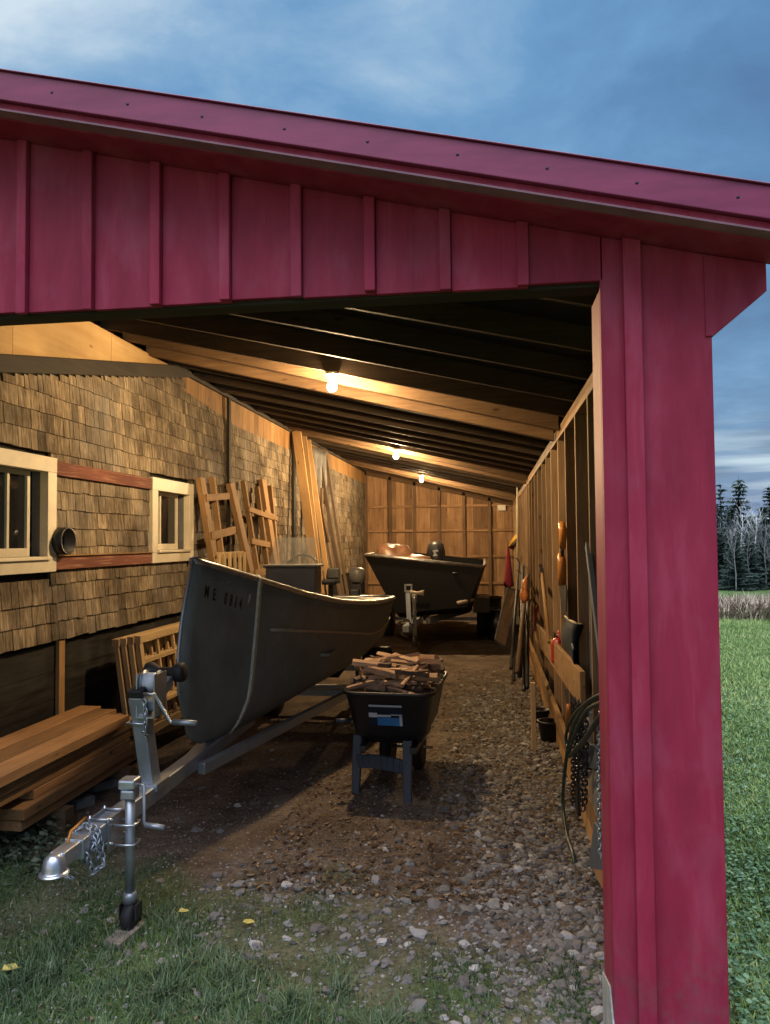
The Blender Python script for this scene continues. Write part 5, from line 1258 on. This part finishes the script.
while len(pts) < 70000 and tr_ < 600000:
    tr_ += 1
    x = rg.uniform(-3.4, .75); y = rg.uniform(1.2, 4.2)
    if x > .3 and y > 2.42: continue
    g = grassness(x, y)
    cl = noise.noise(V((x*5, y*5, 40)))*.5+.5
    if rg.random() > (g**1.6)*(.25+1.1*cl): continue
    pts.append((x, y, hgt(x, y), .45+.9*cl*g)); tns.append(min(1, max(0, rg.gauss(.45, .22)+.25*noise.noise(V((x*2, y*2, 60))))))
blades(pts, .015, .055, .0042, 'front_grass', gmat, 'short patchy grass in front of the shed opening', .9, tones=tns)
# tufts
pts, tns = [], []
for k in range(40):
    x, y = (rg.uniform(-2.3, .3), rg.uniform(2.05, 2.75)) if k < 34 else (rg.uniform(.05, .36), rg.uniform(2.1, 2.32))
    for j in range(70):
        rr_ = abs(rg.gauss(0, .035)); a = rg.uniform(0, 6.28); pts.append((x+rr_*math.cos(a), y+rr_*math.sin(a), hgt(x, y), 1)); tns.append(rg.uniform(.2, .8))
blades(pts, .035, .095, .0045, 'grass_tufts', gmat, 'longer green grass tufts before the shed opening', 1.1, tones=tns)
# lawn right of the shed : dense near, coarser away
pts, tns = [], []
for k in range(150000):
    d = 1.6+(rg.random()**1.7)*16; a = math.radians(rg.uniform(5, 34)); x, y = d*math.sin(a), d*math.cos(a)
    if x < .78: continue
    s_ = .8+.06*d; pts.append((x, y, hgt(x, y), s_)); tns.append(min(1, max(0, rg.gauss(.45+.025*min(12, d), .2)+.35*noise.noise(V((x*.9, y*.9, 60)))+.35*noise.noise(V((x*.3, y*.3, 11))))))
lawn = tonemat('lawn_blade', [(0, (.028, .075, .025)), (.45, (.16, .27, .07)), (.8, (.30, .42, .12)), (1, (.44, .50, .21))], .6, .3)
blades(pts, .02, .045, .006, 'lawn_grass', lawn, 'green lawn running along the right side of the shed', 1.0, tones=tns)
# clover leaves near the wall
n = 22000; VV = np.zeros((n, 4, 3)); tn = np.zeros(n)
for i in range(n):
    d = 1.7+(rg.random()**1.4)*7; a = math.radians(rg.uniform(8, 33)); x, y = d*math.sin(a), d*math.cos(a)
    if x < .78: x = .78+rg.random()*.5
    z = hgt(x, y)+rg.uniform(.012, .05); s_ = rg.uniform(.005, .013); a = rg.uniform(0, 6.28); tx, ty = rg.uniform(-.5, .5), rg.uniform(-.5, .5)
    for j in range(4): u, v = s_*math.cos(a+j*1.571), s_*.8*math.sin(a+j*1.571); VV[i, j] = (x+u, y+v, z+u*tx+v*ty)
    tn[i] = rg.random()
bulk('clover', VV.reshape(-1, 3), np.arange(n*4).reshape(-1, 4), np.repeat(tn, 4), tonemat('clover_leaf', [(0, (.05, .11, .045)), (.6, (.10, .21, .085)), (1, (.19, .31, .16))], .55, .4), 'clover and small weeds growing along the outside of the shed', 'ground cover')
# plants at the foot of the lumber pile
pts, tns = [], []
n = 900; VV = np.zeros((n, 4, 3))
for i in range(n):
    p = P(rg.gauss(22, 26), rg.gauss(835, 22), Z=0); x, y = p.x, p.y; z = rg.uniform(.01, .09); s_ = rg.uniform(.008, .022); a = rg.uniform(0, 6.28); tx, ty = rg.uniform(-.7, .7), rg.uniform(-.7, .7)
    for j in range(4): u, v = s_*math.cos(a+j*1.571), s_*.7*math.sin(a+j*1.571); VV[i, j] = (x+u, y+v, z+u*tx+v*ty)
bulk('weeds', VV.reshape(-1, 3), np.arange(n*4).reshape(-1, 4), np.repeat(np.random.rand(n), 4), tonemat('weed_leaf', [(0, (.05, .07, .045)), (1, (.16, .20, .14))], .7), 'small grey green weeds before the lumber pile', 'weeds')
# tall dry grass strip at the field edge
pts, tns = [], []
for k in range(26000):
    d = rg.uniform(16.0, 19.5); a = math.radians(rg.uniform(8, 40)); x, y = d*math.sin(a), d*math.cos(a); s_ = .55+.35*noise.noise(V((x*.8, y*.8, 1)))+.25*max(0, noise.noise(V((x*2.5, y*2.5, 7)))); pts.append((x, y, hgt(x, y), max(.15, s_))); tns.append(rg.random())
blades(pts, .25, .72, .03, 'dry_grass', tonemat('dry_grass_stalk', [(0, (.17, .14, .10)), (.5, (.34, .285, .21)), (1, (.54, .47, .37))], .9), 'tall dry brown grass at the far edge of the lawn', .8, tones=tns)
# dark scrub beyond the dry grass
pts, tns = [], []
for k in range(9000):
    d = rg.uniform(40, 46) if False else rg.uniform(20, 24); a = math.radians(rg.uniform(8, 40)); x, y = d*math.sin(a), d*math.cos(a); pts.append((x, y, hgt(x, y), 1)); tns.append(rg.random())
blades(pts, .16, .32, .05, 'green_scrub', tonemat('scrub_stalk', [(0, (.04, .055, .035)), (1, (.12, .14, .09))], .9), 'low green scrub between the dry grass and the trees', .7, tones=tns)

# ================================================================ TREES
nm = tonemat('spruce_needles', [(0, (.036, .062, .058)), (.6, (.075, .11, .095)), (1, (.12, .155, .13))], .85)
def spruce(x, y, h, label, seed, w=.2, sparse=1.0):
    r_ = random.Random(seed); z0 = hgt(x, y)-.1
    t = thing('spruce_tree', label, 'tree', (x, y, z0), 'dark evergreens beyond the field')
    b = MB(); lean = r_.uniform(-.02, .02)*h; b.tube([(x, y, z0), (x+lean*.4, y, z0+h*.5), (x+lean, y, z0+h)], [h*.018, h*.011, .008], 7); b.build('trunk', M['bark'], t)
    VV, TT = [], []; z = h*.06
    while z < h*.985:
        k = 1-z/h; R0 = 1.12*h*w*(k**.8)*r_.uniform(.75, 1.15)+.05*h*k
        nb = int((7+7*k)*sparse)
        for i in range(nb):
            a = r_.uniform(0, 6.28); ln = R0*r_.uniform(.55, 1.1); dr = r_.uniform(.1, .4); d = V((math.cos(a), math.sin(a), 0)); s = V((-d.y, d.x, 0))
            c0 = V((x+lean*z/h, y, z0+z)); tone = min(1, max(0, r_.gauss(.45, .22)))
            nseg = max(2, int(ln/(.028*h)))
            for q in range(nseg):
                f = (q+.4)/nseg; p = c0+d*ln*f+V((0, 0, -dr*ln*f+.22*ln*f*f)); sz = h*.030*(1.25-.6*f)*r_.uniform(.7, 1.3)
                for sg in (-1, 1):
                    e = p+s*sg*sz*1.5*(1.1-f*.6)+d*sz*1.2+V((0, 0, -sz*r_.uniform(.1, .9))); VV += [p-d*sz*.5, p+d*sz*.7, e]; TT += [tone+r_.uniform(-.12, .12)]*3
                e = p+V((r_.uniform(-.5, .5)*sz, r_.uniform(-.5, .5)*sz, -sz*r_.uniform(.6, 1.4))); VV += [p-d*sz*.6, p+d*sz*.6, e]; TT += [tone-.1]*3
        z += h*(.022+.022*k)*r_.uniform(.8, 1.2)/sparse
    VV = np.array([(p-V((x, y, z0)))[:] for p in VV]); me_n = len(VV)
    o = bulk('crown', VV, np.arange(me_n).reshape(-1, 3), np.clip(np.array(TT), 0, 1), nm, None, None); o.parent = t
    del o['kind']
def at_px(px, d):                                # ground point seen in that column at distance d
    dd = MCAM @ V(((px-385)/F, 0, -1)); dd = V((dd.x, dd.y)).normalized(); return dd.x*d, dd.y*d
def top_h(px, py, d):
    x, y = at_px(px, d); p = P(px, py, Y=y); return p.z-hgt(x, y)
for i, (px, top, d, w, sp, lab) in enumerate((
  (722, 480, 58, .2, .6, 'narrow thin spruce close beside the red post'), (739, 474, 60, .31, .75, 'tallest pointed spruce right of the red post'), (771, 483, 60, .32, .8, 'dark spruce at the right edge of the picture'),
  (730, 507, 54, .30, 1.2, 'short dense spruce in front of the tallest pointed spruce'), (751, 512, 56, .30, 1.2, 'short dense spruce behind the white birch'), (716, 500, 64, .24, 1.0, 'dark spruce half hidden by the red post'), (762, 505, 66, .28, 1.1, 'broad spruce between the birch and the right edge spruce'))):
    x, y = at_px(px, d); spruce(x, y, top_h(px, top, d), lab, 100+i, w, sp)
for i in range(10):
    px = 800+i*42; d = 56+(i*37 % 14); x, y = at_px(px, d); spruce(x, y, rg.uniform(6.5, 9.5), ('dense dark spruce in the row beyond the field past the right edge'), 200+i, .24, .8)
for i, (px, top, d, lab) in enumerate(((719, 528, 50, 'low dark spruce touching the red post edge behind the grey sapling'), (735, 533, 49, 'low dark spruce left of the slim pale birch'), (747, 530, 50, 'low dark spruce between the two bare birches'), (763, 527, 51, 'low dark spruce right of the white trunked birch'), (774, 522, 52, 'low dark spruce cut by the right edge of the picture'))):
    x, y = at_px(px, d); spruce(x, y, top_h(px, top, d), lab, 400+i, .36, 1.2)
for i in range(5):
    px = 690-i*40; d = 62+(i*31 % 10); x, y = at_px(px, d); spruce(x, y, rg.uniform(6.5, 8.5), 'dense dark spruce beyond the field behind the shed', 300+i, .24, .8)
def bare(px, py0, d, h, label, seed, mat, group=None, nm_='birch_tree', r0=.075):
    r_ = random.Random(seed); x, y = at_px(px, d); z0 = hgt(x, y)-.05; t = thing(nm_, label, 'tree', (x, y, z0), group)
    b = MB(); pts = [V((x+.1*math.sin(k*1.1)*(k/8), y, z0+h*.9*k/8)) for k in range(9)]; b.tube(pts, [lerp(r0, .018, k/8) for k in range(9)], 7); b.build('trunk', mat, t)
    b = MB()
    def br(p, dd, ln, r, dep):
        q = [p]; 
        for k in range(4): dd = (dd+V((r_.uniform(-.25, .25), r_.uniform(-.25, .25), r_.uniform(.0, .28)))).normalized(); q.append(q[-1]+dd*ln/4)
        b.tube(q, [lerp(r, r*.45, k/4) for k in range(5)], 4)
        if dep: 
            for k in range(r_.randint(2, 4)): j = r_.randint(1, 4); br(q[j], (dd+V((r_.uniform(-1, 1), r_.uniform(-1, 1), r_.uniform(-.3, .6)))).normalized(), ln*.6, r*.55, dep-1)
    for k in range(11):
        f = r_.uniform(.45, 1); p = pts[0].lerp(pts[-1], f); i = int(f*8); p = pts[min(8, i)]; a = r_.uniform(0, 6.28); br(p, V((math.cos(a), math.sin(a), r_.uniform(.5, 1.2))).normalized(), h*r_.uniform(.18, .34)*(1.2-f*.5), r0*.36, 2)
    b.build('crown', mat, t)
bare(755, 588, 52, top_h(757, 508, 52), 'white trunked bare birch standing before the spruces', 5, M['birch'])
bare(741, 588, 53, top_h(741, 505, 53), 'slim pale bare birch left of the white trunked birch', 8, M['birch'], r0=.045)
bare(729, 588, 50, top_h(729, 548, 50), 'low grey bare sapling before the spruces', 12, M['greyboard'], nm_='bare_sapling', r0=.04)

for i, (px, top, d, lab) in enumerate(((719, 515, 51, 'grey twiggy bare tree touching the red post edge'), (734, 520, 48, 'grey twiggy bare tree left of the slim pale birch'), (747, 524, 49, 'grey twiggy bare tree between the two pale birches'), (764, 516, 50, 'grey twiggy bare tree right of the white trunked birch'), (772, 527, 48, 'grey twiggy bare tree cut by the right picture edge'))):
    bare(px, 588, d, top_h(px, top, d), lab, 40+i, M['twig'], 'grey bare trees at the wood edge', 'bare_tree', .04)
# ================================================================ SKY AND LIGHT
w = bpy.data.worlds.new('World'); scn.world = w; w.use_nodes = True; nt = w.node_tree; L = nt.links.new; nt.nodes.clear()
out = nt.nodes.new('ShaderNodeOutputWorld'); bg_ = nt.nodes.new('ShaderNodeBackground'); L(bg_.outputs[0], out.inputs[0])
tc = nt.nodes.new('ShaderNodeTexCoord')
sky = nt.nodes.new('ShaderNodeTexSky'); sky.sky_type = 'NISHITA'; sky.sun_disc = False; sky.sun_elevation = math.radians(2); sky.sun_rotation = math.radians(195)
sc = nt.nodes.new('ShaderNodeVectorMath'); sc.operation = 'SCALE'; sc.inputs['Scale'].default_value = .05; L(sky.outputs[0], sc.inputs[0])
sep = nt.nodes.new('ShaderNodeSeparateXYZ'); L(tc.outputs['Generated'], sep.inputs[0])
def mth(op, a, b=None):
    n = nt.nodes.new('ShaderNodeMath'); n.operation = op
    for i, v in enumerate((a, b)):
        if v is None: continue
        if isinstance(v, (int, float)): n.inputs[i].default_value = v
        else: L(v, n.inputs[i])
    return n.outputs[0]
zz = mth('ADD', mth('MAXIMUM', sep.outputs[2], 0.0), .16)
cx = mth('DIVIDE', sep.outputs[0], zz); cy = mth('DIVIDE', sep.outputs[1], zz)
cmb = nt.nodes.new('ShaderNodeCombineXYZ'); L(cx, cmb.inputs[0]); L(cy, cmb.inputs[1])
mp = nt.nodes.new('ShaderNodeMapping'); mp.inputs['Scale'].default_value = (.95, 1.0, 1); mp.inputs['Rotation'].default_value = (0, 0, .5); mp.inputs['Location'].default_value = (3.1, 1.4, 0); L(cmb.outputs[0], mp.inputs[0])
n1 = nt.nodes.new('ShaderNodeTexNoise'); n1.inputs['Scale'].default_value = 1.1; n1.inputs['Detail'].default_value = 7; n1.inputs['Roughness'].default_value = .55; n1.inputs['Distortion'].default_value = .5; L(mp.outputs[0], n1.inputs['Vector'])
# brighter towards the upper left of the view
side = mth('MULTIPLY', mth('ADD', mth('MULTIPLY', sep.outputs[0], -.33), mth('MULTIPLY', sep.outputs[2], .05)), 1.0)
n3 = nt.nodes.new('ShaderNodeTexNoise'); n3.inputs['Scale'].default_value = 3.4; n3.inputs['Detail'].default_value = 8; n3.inputs['Roughness'].default_value = .6; n3.inputs['Distortion'].default_value = .3; L(mp.outputs[0], n3.inputs['Vector'])
fac = mth('ADD', mth('ADD', mth('MULTIPLY', n1.outputs['Fac'], .62), mth('MULTIPLY', n3.outputs['Fac'], .44)), side)
cr = ramp(nt, [(.34, (.065, .165, .35)), (.46, (.09, .225, .45)), (.56, (.13, .30, .54)), (.66, (.24, .41, .62)), (.82, (.60, .72, .82))]); L(fac, cr.inputs[0])
# thin bright streaks low over the horizon
m2 = nt.nodes.new('ShaderNodeMapping'); m2.inputs['Scale'].default_value = (2.2, 2.2, 26); L(tc.outputs['Generated'], m2.inputs[0])
n2 = nt.nodes.new('ShaderNodeTexNoise'); n2.inputs['Scale'].default_value = 1.4; n2.inputs['Detail'].default_value = 6; L(m2.outputs[0], n2.inputs['Vector'])
lo = ramp(nt, [(0.0, (1, 1, 1)), (.09, (.9, .9, .9)), (.17, (0, 0, 0))]); L(sep.outputs[2], lo.inputs[0])
st = ramp(nt, [(.45, (0, 0, 0)), (.62, (1, 1, 1))]); L(n2.outputs['Fac'], st.inputs[0])
lof = mth('MULTIPLY', lo.outputs[0], st.outputs[0])
c1 = mixc(nt, lof, cr.outputs[0], (.50, .66, .80))
# the afterglow side lies behind the photographer, the overcast overhead is paler
back = mth('MULTIPLY', mth('MAXIMUM', mth('ADD', mth('MULTIPLY', sep.outputs[1], -.22), mth('MULTIPLY', sep.outputs[2], 1.0)), 0.0), 1.0)
bk = ramp(nt, [(.56, (0, 0, 0)), (.76, (.16, .16, .16)), (.97, (1, 1, 1))]); L(back, bk.inputs[0])
c2 = mixc(nt, bk.outputs[0], c1, (SKYB*.92, SKYB*.95, SKYB*1.12))
add = nt.nodes.new('ShaderNodeVectorMath'); add.operation = 'ADD'; L(c2, add.inputs[0]); L(sc.outputs[0], add.inputs[1])
L(add.outputs[0], bg_.inputs['Color']); bg_.inputs['Strength'].default_value = 1.0
sl = bpy.data.lights.new('dusk_sun', 'SUN'); sl.energy = .2; sl.angle = math.radians(40); sl.color = (1, .82, .80)
so = bpy.data.objects.new('dusk_sun', sl); COL.objects.link(so); so.rotation_euler = (math.radians(30), 0, math.radians(-15))
scn.view_settings.view_transform = 'Standard'; scn.view_settings.look = 'None'; scn.view_settings.exposure = 0; scn.view_settings.gamma = 1
